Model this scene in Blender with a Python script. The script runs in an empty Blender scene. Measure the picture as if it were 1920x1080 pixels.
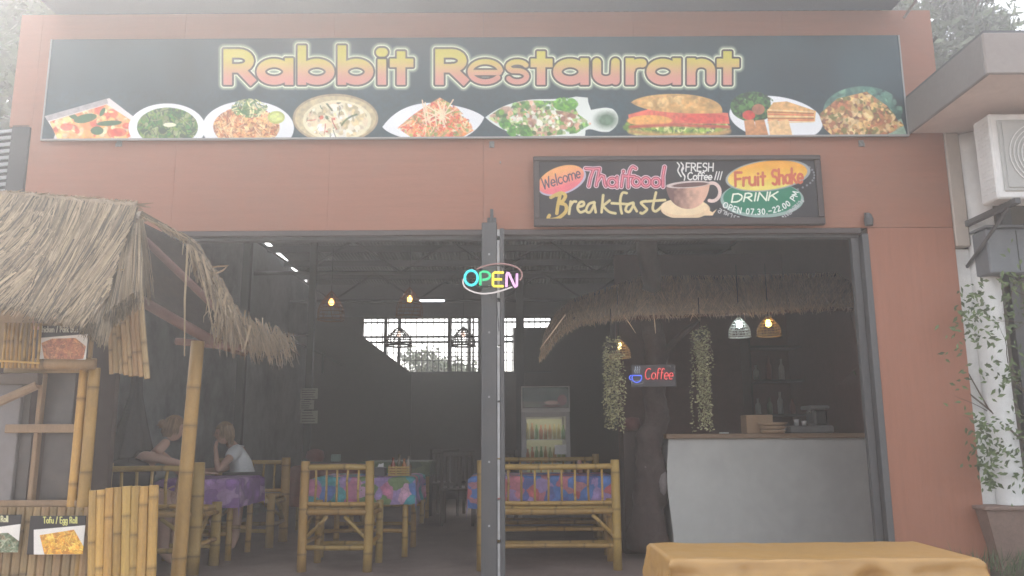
import bpy, math, random
import numpy as np
from mathutils import Vector, Matrix

S = bpy.context.scene
COL = S.collection
PI = math.pi
R_ = math.radians

# ---------------------------------------------------------------- camera, sky, sun, exposure
FPX, PITCH, ROLL = 1500.0, R_(10.4), R_(0.3)
CAM = Vector((0.0, -6.05, 1.15))
cam = bpy.data.objects.new('camera', bpy.data.cameras.new('camera'))
COL.objects.link(cam)
cam.data.sensor_width = 36.0
cam.data.lens = 36.0 * FPX / 1920.0
cam.data.clip_start = 0.05
cam.data.clip_end = 400.0
cam.location = CAM
cam.rotation_euler = (Matrix.Rotation(PI / 2 + PITCH, 3, 'X') @ Matrix.Rotation(-ROLL, 3, 'Z')).to_euler()
S.camera = cam

SUN_EL, SUN_AZ = R_(47), R_(-29)        # high, behind the building, from the upper left
world = bpy.data.worlds.new("World")
S.world = world
world.use_nodes = True
wn, wl = world.node_tree.nodes, world.node_tree.links
wn.clear()
w_out = wn.new('ShaderNodeOutputWorld')
w_bg = wn.new('ShaderNodeBackground')
w_sky = wn.new('ShaderNodeTexSky')
w_sky.sky_type = 'NISHITA'
w_sky.sun_disc = False
w_sky.sun_elevation = SUN_EL
w_sky.sun_rotation = SUN_AZ
w_sky.air_density = 1.0
w_sky.dust_density = 4.0
w_sky.ozone_density = 1.0
w_hs = wn.new('ShaderNodeHueSaturation')
w_hs.inputs['Saturation'].default_value = 0.30      # overcast: the blue is nearly gone
wl.new(w_sky.outputs[0], w_hs.inputs['Color'])
wl.new(w_hs.outputs[0], w_bg.inputs['Color'])
w_bg.inputs['Strength'].default_value = 0.15
wl.new(w_bg.outputs[0], w_out.inputs['Surface'])

sun = bpy.data.objects.new('sun', bpy.data.lights.new('sun', 'SUN'))
COL.objects.link(sun)
sun.data.energy = 1.05
sun.data.angle = R_(14)
sun.data.color = (1.0, 0.96, 0.9)
_d = Vector((math.sin(SUN_AZ) * math.cos(SUN_EL), math.cos(SUN_AZ) * math.cos(SUN_EL), math.sin(SUN_EL)))
sun.rotation_euler = _d.to_track_quat('Z', 'Y').to_euler()
sun.location = (-6, 8, 14)

S.view_settings.view_transform = 'Standard'
S.view_settings.look = 'None'
S.view_settings.exposure = 2.0
S.view_settings.gamma = 1.0
S.view_settings.use_curve_mapping = False
S.cycles.use_denoising = True
S.cycles.max_bounces = 6
S.cycles.diffuse_bounces = 3
S.cycles.glossy_bounces = 2
S.cycles.transmission_bounces = 4
S.cycles.transparent_max_bounces = 12
S.cycles.volume_bounces = 1
S.cycles.sample_clamp_indirect = 6.0

# ---------------------------------------------------------------- from the photograph's pixels to metres
_cr, _sr, _cp, _sp = math.cos(ROLL), math.sin(ROLL), math.cos(PITCH), math.sin(PITCH)
def _ray(px, py):
    x = (px - 960) / FPX; y = (540 - py) / FPX
    x, y = x * _cr + y * _sr, -x * _sr + y * _cr
    return Vector((x, _cp - y * _sp, _sp + y * _cp))
def at(px, py, Y):
    d = _ray(px, py); t = (Y - CAM.y) / d.y
    return CAM + d * t
def flo(px, py, z=0.0):
    d = _ray(px, py); t = (z - CAM.z) / d.z
    return CAM + d * t
def proj(X, Y, Z):
    """numpy: metres -> photograph pixels (used only to lay out flat print on boards)"""
    dx, dy, dz = X - CAM.x, Y - CAM.y, Z - CAM.z
    dep = dy * _cp + dz * _sp
    x = dx / dep; y = (-dy * _sp + dz * _cp) / dep
    x, y = x * _cr - y * _sr, x * _sr + y * _cr
    return 960 + FPX * x, 540 - FPX * y

# ---------------------------------------------------------------- materials
MATS = {}
def mat(name, color, rough=0.7, var=0.25, scale=3.0, stretch=(1, 1, 1), bump=0.15, metal=0.0, spec=0.5,
        tint=False, coat=0.0, emis=None, es=0.0, alpha=1.0, trans=0.0, fine=0.5, dirt=None, dscale=0.8, damt=0.4, sss=0):
    if name in MATS: return MATS[name]
    m = bpy.data.materials.new(name); m.use_nodes = True
    n, l = m.node_tree.nodes, m.node_tree.links
    p = n['Principled BSDF']
    p.inputs['Roughness'].default_value = rough
    p.inputs['Metallic'].default_value = metal
    p.inputs['Specular IOR Level'].default_value = spec
    p.inputs['Coat Weight'].default_value = coat
    p.inputs['Alpha'].default_value = alpha
    p.inputs['Transmission Weight'].default_value = trans
    p.inputs['Subsurface Weight'].default_value = sss
    tc = n.new('ShaderNodeTexCoord'); mp = n.new('ShaderNodeMapping')
    mp.inputs['Scale'].default_value = stretch
    l.new(tc.outputs['Object'], mp.inputs['Vector'])
    n1 = n.new('ShaderNodeTexNoise'); n1.inputs['Scale'].default_value = scale; n1.inputs['Detail'].default_value = 8; n1.inputs['Roughness'].default_value = 0.6
    n2 = n.new('ShaderNodeTexNoise'); n2.inputs['Scale'].default_value = scale * 9; n2.inputs['Detail'].default_value = 5
    l.new(mp.outputs[0], n1.inputs['Vector']); l.new(mp.outputs[0], n2.inputs['Vector'])
    mx = n.new('ShaderNodeMix'); mx.data_type = 'FLOAT'; mx.inputs[0].default_value = fine
    l.new(n1.outputs[0], mx.inputs[2]); l.new(n2.outputs[0], mx.inputs[3])
    mr = n.new('ShaderNodeMapRange')
    mr.inputs[1].default_value = 0.25; mr.inputs[2].default_value = 0.75
    mr.inputs[3].default_value = 1 - var; mr.inputs[4].default_value = 1 + var
    l.new(mx.outputs[0], mr.inputs[0])
    cm = n.new('ShaderNodeVectorMath'); cm.operation = 'SCALE'
    cm.inputs[0].default_value = color[:3]
    l.new(mr.outputs[0], cm.inputs['Scale'])
    last = cm.outputs[0]
    if dirt is not None:
        n3 = n.new('ShaderNodeTexNoise'); n3.inputs['Scale'].default_value = dscale; n3.inputs['Detail'].default_value = 7; n3.inputs['Roughness'].default_value = 0.7
        l.new(tc.outputs['Object'], n3.inputs['Vector'])
        r3 = n.new('ShaderNodeMapRange'); r3.inputs[1].default_value = 0.45; r3.inputs[2].default_value = 0.72; r3.inputs[4].default_value = damt
        l.new(n3.outputs[0], r3.inputs[0])
        m3 = n.new('ShaderNodeMix'); m3.data_type = 'RGBA'
        l.new(r3.outputs[0], m3.inputs[0]); l.new(last, m3.inputs[6]); m3.inputs[7].default_value = (*dirt, 1)
        last = m3.outputs[2]
    if tint:
        a = n.new('ShaderNodeAttribute'); a.attribute_name = 'tint'
        mu = n.new('ShaderNodeVectorMath'); mu.operation = 'MULTIPLY'
        l.new(last, mu.inputs[0]); l.new(a.outputs['Color'], mu.inputs[1]); last = mu.outputs[0]
    l.new(last, p.inputs['Base Color'])
    if bump:
        b = n.new('ShaderNodeBump'); b.inputs['Strength'].default_value = bump; b.inputs['Distance'].default_value = 0.01
        l.new(mx.outputs[0], b.inputs['Height']); l.new(b.outputs[0], p.inputs['Normal'])
    if emis:
        p.inputs['Emission Color'].default_value = (*emis, 1); p.inputs['Emission Strength'].default_value = es
    MATS[name] = m
    return m

def art_mat(name, rough=0.45, coat=0.0, grain=0.05, scale=20, spec=0.5):
    """flat print: the colours are stored on the board's own vertices"""
    m = bpy.data.materials.new(name); m.use_nodes = True
    n, l = m.node_tree.nodes, m.node_tree.links
    p = n['Principled BSDF']; p.inputs['Roughness'].default_value = rough; p.inputs['Coat Weight'].default_value = coat
    p.inputs['Specular IOR Level'].default_value = spec
    a = n.new('ShaderNodeAttribute'); a.attribute_name = 'tint'
    t = n.new('ShaderNodeTexCoord'); ns = n.new('ShaderNodeTexNoise'); ns.inputs['Scale'].default_value = scale; ns.inputs['Detail'].default_value = 6
    l.new(t.outputs['Object'], ns.inputs['Vector'])
    mr = n.new('ShaderNodeMapRange'); mr.inputs[1].default_value = 0.3; mr.inputs[2].default_value = 0.7; mr.inputs[3].default_value = 1 - grain; mr.inputs[4].default_value = 1 + grain
    l.new(ns.outputs[0], mr.inputs[0])
    sc = n.new('ShaderNodeVectorMath'); sc.operation = 'SCALE'
    l.new(a.outputs['Color'], sc.inputs[0]); l.new(mr.outputs[0], sc.inputs['Scale'])
    l.new(sc.outputs[0], p.inputs['Base Color'])
    b = n.new('ShaderNodeBump'); b.inputs['Strength'].default_value = 0.05; l.new(ns.outputs[0], b.inputs['Height']); l.new(b.outputs[0], p.inputs['Normal'])
    return m

# ---------------------------------------------------------------- objects
ORG = {}
def tag(o, label=None, cat=None, group=None, kind=None):
    if label: o['label'] = label
    if cat: o['category'] = cat
    if group: o['group'] = group
    if kind: o['kind'] = kind
    return o
def empty(name, loc=(0, 0, 0), label=None, cat=None, group=None, rz=0.0):
    o = bpy.data.objects.new(name, None); COL.objects.link(o)
    o.location = loc; o.rotation_euler = (0, 0, rz); o.empty_display_size = 0.1
    ORG[o.name] = Vector(loc)
    return tag(o, label, cat, group)

class MB:
    def __init__(s): s.v = []; s.f = []; s.c = []
    def add(s, vs, fs, t=(1, 1, 1)):
        b = len(s.v)
        s.v.extend([tuple(x) for x in vs]); s.f.extend([tuple(i + b for i in f) for f in fs])
        if isinstance(t, (int, float)): t = (t, t, t)
        if isinstance(t, list): s.c.extend(t)
        else: s.c.extend([t] * len(vs))
    def box(s, x0, x1, y0, y1, z0, z1, t=(1, 1, 1), bev=0.0):
        if x0 > x1: x0, x1 = x1, x0
        if y0 > y1: y0, y1 = y1, y0
        if z0 > z1: z0, z1 = z1, z0
        if bev <= 0:
            vs = [(x, y, z) for z in (z0, z1) for y in (y0, y1) for x in (x0, x1)]
            s.add(vs, [(0, 2, 3, 1), (4, 5, 7, 6), (0, 1, 5, 4), (2, 6, 7, 3), (0, 4, 6, 2), (1, 3, 7, 5)], t)
        else:
            b = min(bev, (x1 - x0) / 2.01, (y1 - y0) / 2.01, (z1 - z0) / 2.01)
            vs = []; idx = {}
            for iz, z in ((0, z0), (1, z1)):
                for iy, y in ((0, y0), (1, y1)):
                    for ix, x in ((0, x0), (1, x1)):
                        sx = b if ix == 0 else -b; sy = b if iy == 0 else -b; sz = b if iz == 0 else -b
                        for a, p in enumerate(((x, y + sy, z + sz), (x + sx, y, z + sz), (x + sx, y + sy, z))):
                            idx[(ix, iy, iz, a)] = len(vs); vs.append(p)
            fs = []
            for i in (0, 1):
                q = [(i, 0, 0, 0), (i, 0, 1, 0), (i, 1, 1, 0), (i, 1, 0, 0)]; fs.append([idx[k] for k in (q if i == 0 else q[::-1])])
                q = [(0, i, 0, 1), (1, i, 0, 1), (1, i, 1, 1), (0, i, 1, 1)]; fs.append([idx[k] for k in (q if i == 0 else q[::-1])])
                q = [(0, 0, i, 2), (0, 1, i, 2), (1, 1, i, 2), (1, 0, i, 2)]; fs.append([idx[k] for k in (q if i == 0 else q[::-1])])
            for j in (0, 1):
                for k in (0, 1):
                    fs.append([idx[(0, j, k, 1)], idx[(1, j, k, 1)], idx[(1, j, k, 2)], idx[(0, j, k, 2)]])
                    fs.append([idx[(j, 0, k, 0)], idx[(j, 1, k, 0)], idx[(j, 1, k, 2)], idx[(j, 0, k, 2)]])
                    fs.append([idx[(j, k, 0, 0)], idx[(j, k, 1, 0)], idx[(j, k, 1, 1)], idx[(j, k, 0, 1)]])
            for ix in (0, 1):
                for iy in (0, 1):
                    for iz in (0, 1):
                        fs.append([idx[(ix, iy, iz, a)] for a in (0, 1, 2)])
            s.add(vs, fs, t)
    def tube(s, pts, r, n=8, t=(1, 1, 1), cap=True, flat=1.0):
        pts = [Vector(p) for p in pts]
        m = len(pts)
        if not hasattr(r, '__len__'): r = [r] * m
        tn = []
        for i in range(m):
            a = pts[max(0, i - 1)]; b = pts[min(m - 1, i + 1)]
            d = (b - a); tn.append(d.normalized() if d.length > 1e-9 else Vector((0, 0, 1)))
        u = tn[0].orthogonal().normalized()
        vs = []; cs = []
        for i in range(m):
            u = (u - tn[i] * u.dot(tn[i]))
            u = u.normalized() if u.length > 1e-6 else tn[i].orthogonal().normalized()
            w = tn[i].cross(u)
            for k in range(n):
                a = 2 * PI * k / n
                vs.append(pts[i] + (u * math.cos(a) + w * math.sin(a) * flat) * r[i])
                if isinstance(t, list): cs.append(t[i] if hasattr(t[i], '__len__') else (t[i],) * 3)
        fs = [(i * n + k, i * n + (k + 1) % n, (i + 1) * n + (k + 1) % n, (i + 1) * n + k) for i in range(m - 1) for k in range(n)]
        if cap:
            fs.append(tuple(range(n))[::-1]); fs.append(tuple((m - 1) * n + k for k in range(n)))
        s.add(vs, fs, cs if isinstance(t, list) else t)
    def bamboo(s, a, b, r, rng, n=8, gap=0.28, taper=0.94, bend=0.004, base=1.0):
        a, b = Vector(a), Vector(b); L = (b - a).length
        k = max(1, int(L / gap + 0.5)); ph = rng.uniform(0.2, 0.8)
        o = Vector((rng.uniform(-1, 1), rng.uniform(-1, 1), rng.uniform(-1, 1))) * bend * 1.8
        ts = [(0.0, 1.0, 1.0)]
        for i in range(k):
            c = (i + ph + rng.uniform(-.28, .28)) / k * L
            if c < 0.02 or c > L - 0.02: continue
            for d, q, tt in ((-0.016, 1.0, 0.95), (-0.006, 1.05, 0.72), (0.002, 0.985, 0.5), (0.009, 1.045, 0.85), (0.02, 1.0, 1.04)):
                if 0 < c + d < L: ts.append(((c + d) / L, q, tt))
        ts.append((1.0, 1.0, 0.95)); ts.sort()
        T = base * rng.uniform(0.72, 1.12); wm = rng.uniform(0.9, 1.04)
        pts = [a.lerp(b, q[0]) + o * math.sin(q[0] * PI) for q in ts]
        rr = [r * q[1] * (1 - (1 - taper) * q[0]) for q in ts]
        s.tube(pts, rr, n, [(T * q[2], T * q[2] * wm, T * q[2] * wm * 0.98) for q in ts])
    def lathe(s, prof, c=(0, 0, 0), n=24, t=(1, 1, 1), cap=True):
        vs = [(c[0] + r * math.cos(2 * PI * k / n), c[1] + r * math.sin(2 * PI * k / n), c[2] + z) for r, z in prof for k in range(n)]
        m = len(prof)
        fs = [(i * n + k, i * n + (k + 1) % n, (i + 1) * n + (k + 1) % n, (i + 1) * n + k) for i in range(m - 1) for k in range(n)]
        if cap:
            fs.append(tuple(range(n))[::-1]); fs.append(tuple((m - 1) * n + k for k in range(n)))
        s.add(vs, fs, t)
    def prism(s, poly, d, t=(1, 1, 1)):
        """poly: 3-D outline, extruded by the vector d"""
        p = [Vector(q) for q in poly]; d = Vector(d); n = len(p)
        s.add(p + [q + d for q in p], [tuple(range(n))[::-1], tuple(range(n, 2 * n))] + [(i, (i + 1) % n, n + (i + 1) % n, n + i) for i in range(n)], t)
    def build(s, name, m, parent=None, smooth=False, origin=None, mods=None):
        me = bpy.data.meshes.new(name)
        if parent is not None:
            q = parent
            off = ORG[parent.name]
        elif origin is not None: off = Vector(origin)
        else:
            xs = [v[0] for v in s.v]; ys = [v[1] for v in s.v]; zs = [v[2] for v in s.v]
            off = Vector(((min(xs) + max(xs)) / 2, (min(ys) + max(ys)) / 2, min(zs)))
        A = np.array(s.v, dtype=np.float64) - np.array(off)
        me.from_pydata(A.tolist(), [], s.f)
        ca = me.color_attributes.new('tint', 'FLOAT_COLOR', 'POINT')
        C = np.ones((len(s.v), 4), dtype=np.float32); C[:, :3] = np.array([(c if hasattr(c, '__len__') else (c,) * 3) for c in s.c], dtype=np.float32)
        ca.data.foreach_set('color', C.ravel())
        if smooth: me.polygons.foreach_set('use_smooth', [True] * len(me.polygons))
        me.materials.append(m); me.update()
        o = bpy.data.objects.new(name, me); COL.objects.link(o)
        if parent is not None: o.parent = parent; ORG[o.name] = off
        else: o.location = off; ORG[o.name] = off
        return o

def copy_tree(o, parent=None):
    c = o.copy(); COL.objects.link(c); c.parent = parent
    for ch in list(o.children): copy_tree(ch, c)
    return c

def structure(name, mb, m, smooth=False):
    o = mb.build(name, m, None, smooth); o['kind'] = 'structure'; return o
# ---------------------------------------------------------------- flat print painted on a board's vertices
def lin(r, g, b):
    f = lambda c: (c / 255) / 12.92 if c / 255 <= 0.04045 else ((c / 255 + 0.055) / 1.055) ** 2.4
    return np.array([f(r), f(g), f(b)])
def arc(cx, cy, rx, ry, a0, a1, n=20):
    return [(cx + rx * math.cos(R_(a0 + (a1 - a0) * i / n)), cy - ry * math.sin(R_(a0 + (a1 - a0) * i / n))) for i in range(n + 1)]
def bez(*p, n=14):
    out = []
    for i in range(n + 1):
        q = [np.array(x, float) for x in p]; t = i / n
        while len(q) > 1: q = [q[k] * (1 - t) + q[k + 1] * t for k in range(len(q) - 1)]
        out.append(tuple(q[0]))
    return out
def spline(pts, n=8):
    P = [np.array(p, float) for p in pts]; out = []
    for i in range(len(P) - 1):
        p0 = P[max(0, i - 1)]; p1 = P[i]; p2 = P[i + 1]; p3 = P[min(len(P) - 1, i + 2)]
        for k in range(n):
            t = k / n
            out.append(tuple(0.5 * ((2 * p1) + (-p0 + p2) * t + (2 * p0 - 5 * p1 + 4 * p2 - p3) * t * t + (-p0 + 3 * p1 - 3 * p2 + p3) * t ** 3)))
    out.append(tuple(P[-1])); return out

class Canvas:
    """a board in the plane y = Y, painted in the photograph's own pixel coordinates"""
    def __init__(s, x0, x1, z0, z1, Y, nx, nz, base):
        s.g = (x0, x1, z0, z1, Y, nx, nz)
        X, Z = np.meshgrid(np.linspace(x0, x1, nx), np.linspace(z1, z0, nz))
        s.PX, s.PY = proj(X, Y, Z)
        s.C = np.zeros((nz, nx, 3)); s.C[:] = base
        s.cx = s.PX.mean(0); s.cy = s.PY.mean(1)
        s.mx = np.abs(s.PX - s.cx[None, :]).max() + 1; s.my = np.abs(s.PY - s.cy[:, None]).max() + 1
        s.aa = abs(s.cx[1] - s.cx[0]) * 0.5
    def sl(s, x0, y0, x1, y1, pad=0):
        i0 = np.searchsorted(s.cx, x0 - s.mx - pad); i1 = np.searchsorted(s.cx, x1 + s.mx + pad)
        j0 = np.searchsorted(s.cy, y0 - s.my - pad); j1 = np.searchsorted(s.cy, y1 + s.my + pad)
        return slice(j0, j1), slice(i0, i1)
    def blend(s, sl, m, col):
        c = s.C[sl]
        if c.size == 0: return
        col = np.asarray(col, float)
        s.C[sl] = c * (1 - m[..., None]) + (col if col.ndim == 3 else col[None, None, :]) * m[..., None]
    def sd_lines(s, lines, sl):
        X = s.PX[sl]; Y = s.PY[sl]; D = np.full(X.shape, 1e9)
        for ln in lines:
            for (ax, ay), (bx, by) in zip(ln[:-1], ln[1:]):
                vx, vy = bx - ax, by - ay; q = vx * vx + vy * vy + 1e-9
                t = np.clip(((X - ax) * vx + (Y - ay) * vy) / q, 0, 1)
                D = np.minimum(D, (X - ax - t * vx) ** 2 + (Y - ay - t * vy) ** 2)
        return np.sqrt(D)
    def sd_bars(s, lines, sl, hw):
        """straight strokes with square ends; returned as a distance comparable to sd_lines"""
        X = s.PX[sl]; Y = s.PY[sl]; D = np.full(X.shape, 1e9)
        for (ax, ay), (bx, by) in lines:
            L = math.hypot(bx - ax, by - ay); ux, uy = (bx - ax) / L, (by - ay) / L; cx, cy = (ax + bx) / 2, (ay + by) / 2
            qx = np.abs((X - cx) * ux + (Y - cy) * uy) - (L / 2 + hw - 2); qy = np.abs(-(X - cx) * uy + (Y - cy) * ux) - (hw - 2)
            d = np.sqrt(np.maximum(qx, 0) ** 2 + np.maximum(qy, 0) ** 2) + np.minimum(np.maximum(qx, qy), 0) - 2
            D = np.minimum(D, d + hw)
        return D
    def stroke(s, lines, w, col, soft=None, a=1.0, clip=None):
        if lines and not hasattr(lines[0][0], '__len__'): lines = [lines]
        xs = [p[0] for l in lines for p in l]; ys = [p[1] for l in lines for p in l]
        sl = s.sl(min(xs), min(ys), max(xs), max(ys), w + 4)
        if s.C[sl].size == 0: return
        D = s.sd_lines(lines, sl); q = soft or s.aa
        m = np.clip((w - D) / q * 0.5 + 0.5, 0, 1) * a
        if clip is not None: m = m * clip[sl]
        s.blend(sl, m, col(s.PX[sl], s.PY[sl]) if callable(col) else col)
    def ell_mask(s, cx, cy, rx, ry, rot=0, soft=None):
        sl = s.sl(cx - max(rx, ry), cy - max(rx, ry), cx + max(rx, ry), cy + max(rx, ry), 4)
        X = s.PX[sl] - cx; Y = s.PY[sl] - cy; c, q = math.cos(R_(rot)), math.sin(R_(rot))
        u = (X * c - Y * q) / rx; v = (X * q + Y * c) / ry
        d = (np.sqrt(u * u + v * v) - 1) * min(rx, ry)
        return sl, np.clip(-d / (soft or s.aa) * 0.5 + 0.5, 0, 1)
    def ell(s, cx, cy, rx, ry, col, rot=0, soft=None, a=1.0, clip=None):
        sl, m = s.ell_mask(cx, cy, rx, ry, rot, soft)
        if m.size == 0: return
        m = m * a
        if clip is not None: m = m * clip[sl]
        s.blend(sl, m, col(s.PX[sl], s.PY[sl]) if callable(col) else col)
    def poly_mask(s, pts):
        xs = [p[0] for p in pts]; ys = [p[1] for p in pts]
        sl = s.sl(min(xs), min(ys), max(xs), max(ys), 4)
        X = s.PX[sl]; Y = s.PY[sl]; ins = np.zeros(X.shape, bool)
        for (ax, ay), (bx, by) in zip(pts, pts[1:] + pts[:1]):
            c = ((ay > Y) != (by > Y)) & (X < (bx - ax) * (Y - ay) / (by - ay + 1e-12) + ax)
            ins ^= c
        D = s.sd_lines([list(pts) + [pts[0]]], sl)
        return sl, np.clip(np.where(ins, D, -D) / s.aa * 0.5 + 0.5, 0, 1)
    def poly(s, pts, col, a=1.0, clip=None):
        sl, m = s.poly_mask(pts)
        if m.size == 0: return
        m = m * a
        if clip is not None: m = m * clip[sl]
        s.blend(sl, m, col(s.PX[sl], s.PY[sl]) if callable(col) else col)
    def full(s, slm):
        M = np.zeros(s.PX.shape); sl, m = slm; M[sl] = m; return M
    def food(s, M, pal, n, size, rng, strand=0.0, a=0.85, el=(0.4, 1.0)):
        js, is_ = np.where(M > 0.5)
        if len(js) == 0: return
        n = int(n * 1.9)
        for k in range(n):
            if k == n // 3: size = size * .62
            if k == 2 * n // 3: size = size * .62
            q = rng.randrange(len(js)); x = s.PX[js[q], is_[q]]; y = s.PY[js[q], is_[q]]
            c = np.array(pal[rng.randrange(len(pal))]) * rng.uniform(0.7, 1.25)
            z = size * rng.uniform(0.5, 1.3)
            if rng.random() < strand:
                an = rng.uniform(0, PI); L = z * 2.2
                p = bez((x - L * math.cos(an), y - L * math.sin(an)), (x + rng.uniform(-L, L) * .6, y + rng.uniform(-L, L) * .6), (x + L * math.cos(an), y + L * math.sin(an)), n=6)
                s.stroke([p], z * 0.22, c, clip=M, a=a)
            else:
                s.ell(x, y, z, z * rng.uniform(*el), c, rot=rng.uniform(0, 180), clip=M, a=a, soft=max(s.aa, z * 0.12))
    def build(s, name, m, parent, thick=0.004):
        x0, x1, z0, z1, Y, nx, nz = s.g
        X, Z = np.meshgrid(np.linspace(x0, x1, nx), np.linspace(z1, z0, nz))
        V = np.stack([X.ravel(), np.full(X.size, Y), Z.ravel()], 1)
        o = np.array(ORG[parent.name]); V = V - o
        j, i = np.meshgrid(np.arange(nz - 1), np.arange(nx - 1), indexing='ij')
        a = (j * nx + i).ravel(); F = np.stack([a, a + nx, a + nx + 1, a + 1], 1)
        C = np.ones((len(V), 4), np.float32); C[:, :3] = np.clip(s.C.reshape(-1, 3), 0.004, 0.9)
        # a rim going back gives the sheet its thickness
        rim = np.concatenate([np.arange(nx), np.arange(1, nz) * nx + nx - 1, (nz - 1) * nx + np.arange(nx - 2, -1, -1), np.arange(nz - 2, 0, -1) * nx])
        B = V[rim].copy(); B[:, 1] += thick
        nb = len(V); K = len(rim); kk = np.arange(K); k2 = (kk + 1) % K
        F2 = np.stack([rim[kk], rim[k2], nb + k2, nb + kk], 1)
        V = np.concatenate([V, B]); C = np.concatenate([C, C[rim]]); F = np.concatenate([F, F2])
        me = bpy.data.meshes.new(name)
        me.vertices.add(len(V)); me.vertices.foreach_set('co', V.astype(np.float32).ravel())
        me.loops.add(F.size); me.loops.foreach_set('vertex_index', F.astype(np.int32).ravel())
        me.polygons.add(len(F)); me.polygons.foreach_set('loop_start', np.arange(0, F.size, 4, dtype=np.int32))
        me.update(calc_edges=True)
        ca = me.color_attributes.new('tint', 'FLOAT_COLOR', 'POINT'); ca.data.foreach_set('color', C.ravel())
        me.materials.append(m); me.update()
        ob = bpy.data.objects.new(name, me); COL.objects.link(ob); ob.parent = parent; ORG[ob.name] = ORG[parent.name]
        return ob

# a small hand lettering: strokes in a unit box, x to the right, y up, baseline 0, capital height 1
def _A(cx, cy, rx, ry, a0, a1, n=14): return [(cx + rx * math.cos(R_(a0 + (a1 - a0) * i / n)), cy + ry * math.sin(R_(a0 + (a1 - a0) * i / n))) for i in range(n + 1)]
G = {
 'A': (0.7, [[(0, 0), (.35, 1), (.7, 0)], [(.12, .36), (.58, .36)]]),
 'B': (0.6, [[(0, 0), (0, 1), (.3, 1)] + _A(.3, .77, .25, .23, 90, -90) + [(0, .54)], [(.3, .54)] + _A(.3, .27, .3, .27, 90, -90) + [(0, 0)]]),
 'C': (0.7, [_A(.4, .5, .4, .5, 50, 310)]),
 'D': (0.7, [[(0, 0), (0, 1), (.25, 1)] + _A(.25, .5, .45, .5, 90, -90) + [(0, 0)]]),
 'E': (0.5, [[(.5, 1), (0, 1), (0, 0), (.5, 0)], [(0, .52), (.42, .52)]]),
 'F': (0.5, [[(.5, 1), (0, 1), (0, 0)], [(0, .52), (.42, .52)]]),
 'H': (0.6, [[(0, 0), (0, 1)], [(.6, 0), (.6, 1)], [(0, .5), (.6, .5)]]),
 'I': (0.1, [[(.05, 0), (.05, 1)]]),
 'K': (0.6, [[(0, 0), (0, 1)], [(.58, 1), (.02, .42)], [(.2, .58), (.62, 0)]]),
 'M': (0.8, [[(0, 0), (.08, 1), (.4, .25), (.72, 1), (.8, 0)]]),
 'N': (0.62, [[(0, 0), (0, 1), (.62, 0), (.62, 1)]]),
 'O': (0.8, [_A(.4, .5, .4, .5, 90, 450, 20)]),
 'P': (0.55, [[(0, 0), (0, 1), (.25, 1)] + _A(.25, .74, .28, .26, 90, -90) + [(0, .48)]]),
 'R': (0.58, [[(0, 0), (0, 1), (.25, 1)] + _A(.25, .75, .26, .25, 90, -90) + [(0, .5)], [(.22, .5), (.58, 0)]]),
 'S': (0.55, [_A(.28, .76, .25, .24, 40, 250) + _A(.27, .26, .27, .27, 80, -140)]),
 'T': (0.7, [[(0, 1), (.7, 1)], [(.35, 1), (.35, 0)]]),
 'W': (0.9, [[(0, 1), (.22, 0), (.45, .8), (.68, 0), (.9, 1)]]),
 'a': (0.5, [_A(.25, .3, .25, .3, 0, 360, 16), [(.5, .6), (.5, 0)]]),
 'b': (0.5, [_A(.25, .3, .25, .3, 0, 360, 16), [(0, 1.02), (0, 0)]]),
 'c': (0.45, [_A(.27, .3, .27, .3, 45, 315)]),
 'd': (0.5, [_A(.25, .3, .25, .3, 0, 360, 16), [(.5, 1.05), (.5, 0)]]),
 'e': (0.5, [[(.02, .3), (.5, .3)] + _A(.25, .3, .25, .3, 0, 310)]),
 'f': (0.38, [_A(.27, .82, .16, .2, 20, 180, 8) + [(.11, 0)], [(0, .6), (.33, .6)]]),
 'g': (0.5, [_A(.25, .3, .25, .3, 0, 360, 16), [(.5, .6), (.5, -.1)] + _A(.25, -.12, .25, .22, 0, -150, 8)]),
 'h': (0.48, [[(0, 1.02), (0, 0)], [(0, .3)] + _A(.24, .36, .24, .24, 180, 0, 8) + [(.48, 0)]]),
 'i': (0.1, [[(.05, .6), (.05, 0)], [(.05, .83), (.06, .85)]]),
 'k': (0.45, [[(0, 1.02), (0, 0)], [(.4, .62), (.02, .26)], [(.14, .38), (.46, 0)]]),
 'l': (0.1, [[(.05, 1.02), (.05, 0)]]),
 'm': (0.8, [[(0, .6), (0, 0)], _A(.2, .38, .2, .22, 180, 0, 8) + [(.4, 0)], _A(.6, .38, .2, .22, 180, 0, 8) + [(.8, 0)]]),
 'n': (0.48, [[(0, .6), (0, 0)], _A(.24, .36, .24, .24, 180, 0, 8) + [(.48, 0)]]),
 'o': (0.55, [_A(.28, .3, .27, .3, 90, 450, 16)]),
 'r': (0.32, [[(0, .6), (0, 0)], _A(.24, .34, .24, .25, 180, 60, 6)]),
 's': (0.4, [_A(.2, .45, .18, .15, 50, 250, 8) + _A(.2, .15, .19, .15, 80, -140, 8)]),
 't': (0.36, [[(.16, .9), (.16, 0)], [(0, .6), (.36, .6)]]),
 'u': (0.48, [[(0, .6)] + _A(.24, .24, .24, .24, 180, 360, 8) + [(.48, .6)], [(.48, .6), (.48, 0)]]),
 '0': (0.5, [_A(.25, .5, .25, .5, 90, 450, 16)]),
 '2': (0.5, [_A(.25, .74, .24, .26, 160, -30, 8) + [(0, 0), (.5, 0)]]),
 '3': (0.5, [_A(.22, .76, .22, .24, 140, -80, 8), _A(.22, .27, .26, .27, 85, -140, 8)]),
 '7': (0.5, [[(0, 1), (.5, 1), (.15, 0)]]),
 '.': (0.12, [[(.05, 0), (.07, .03)]]),
 '-': (0.5, [[(0, .45), (.5, .45)]]),
 '/': (0.35, [[(0, -.05), (.35, 1.05)]]),
 ' ': (0.35, []),
}
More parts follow.
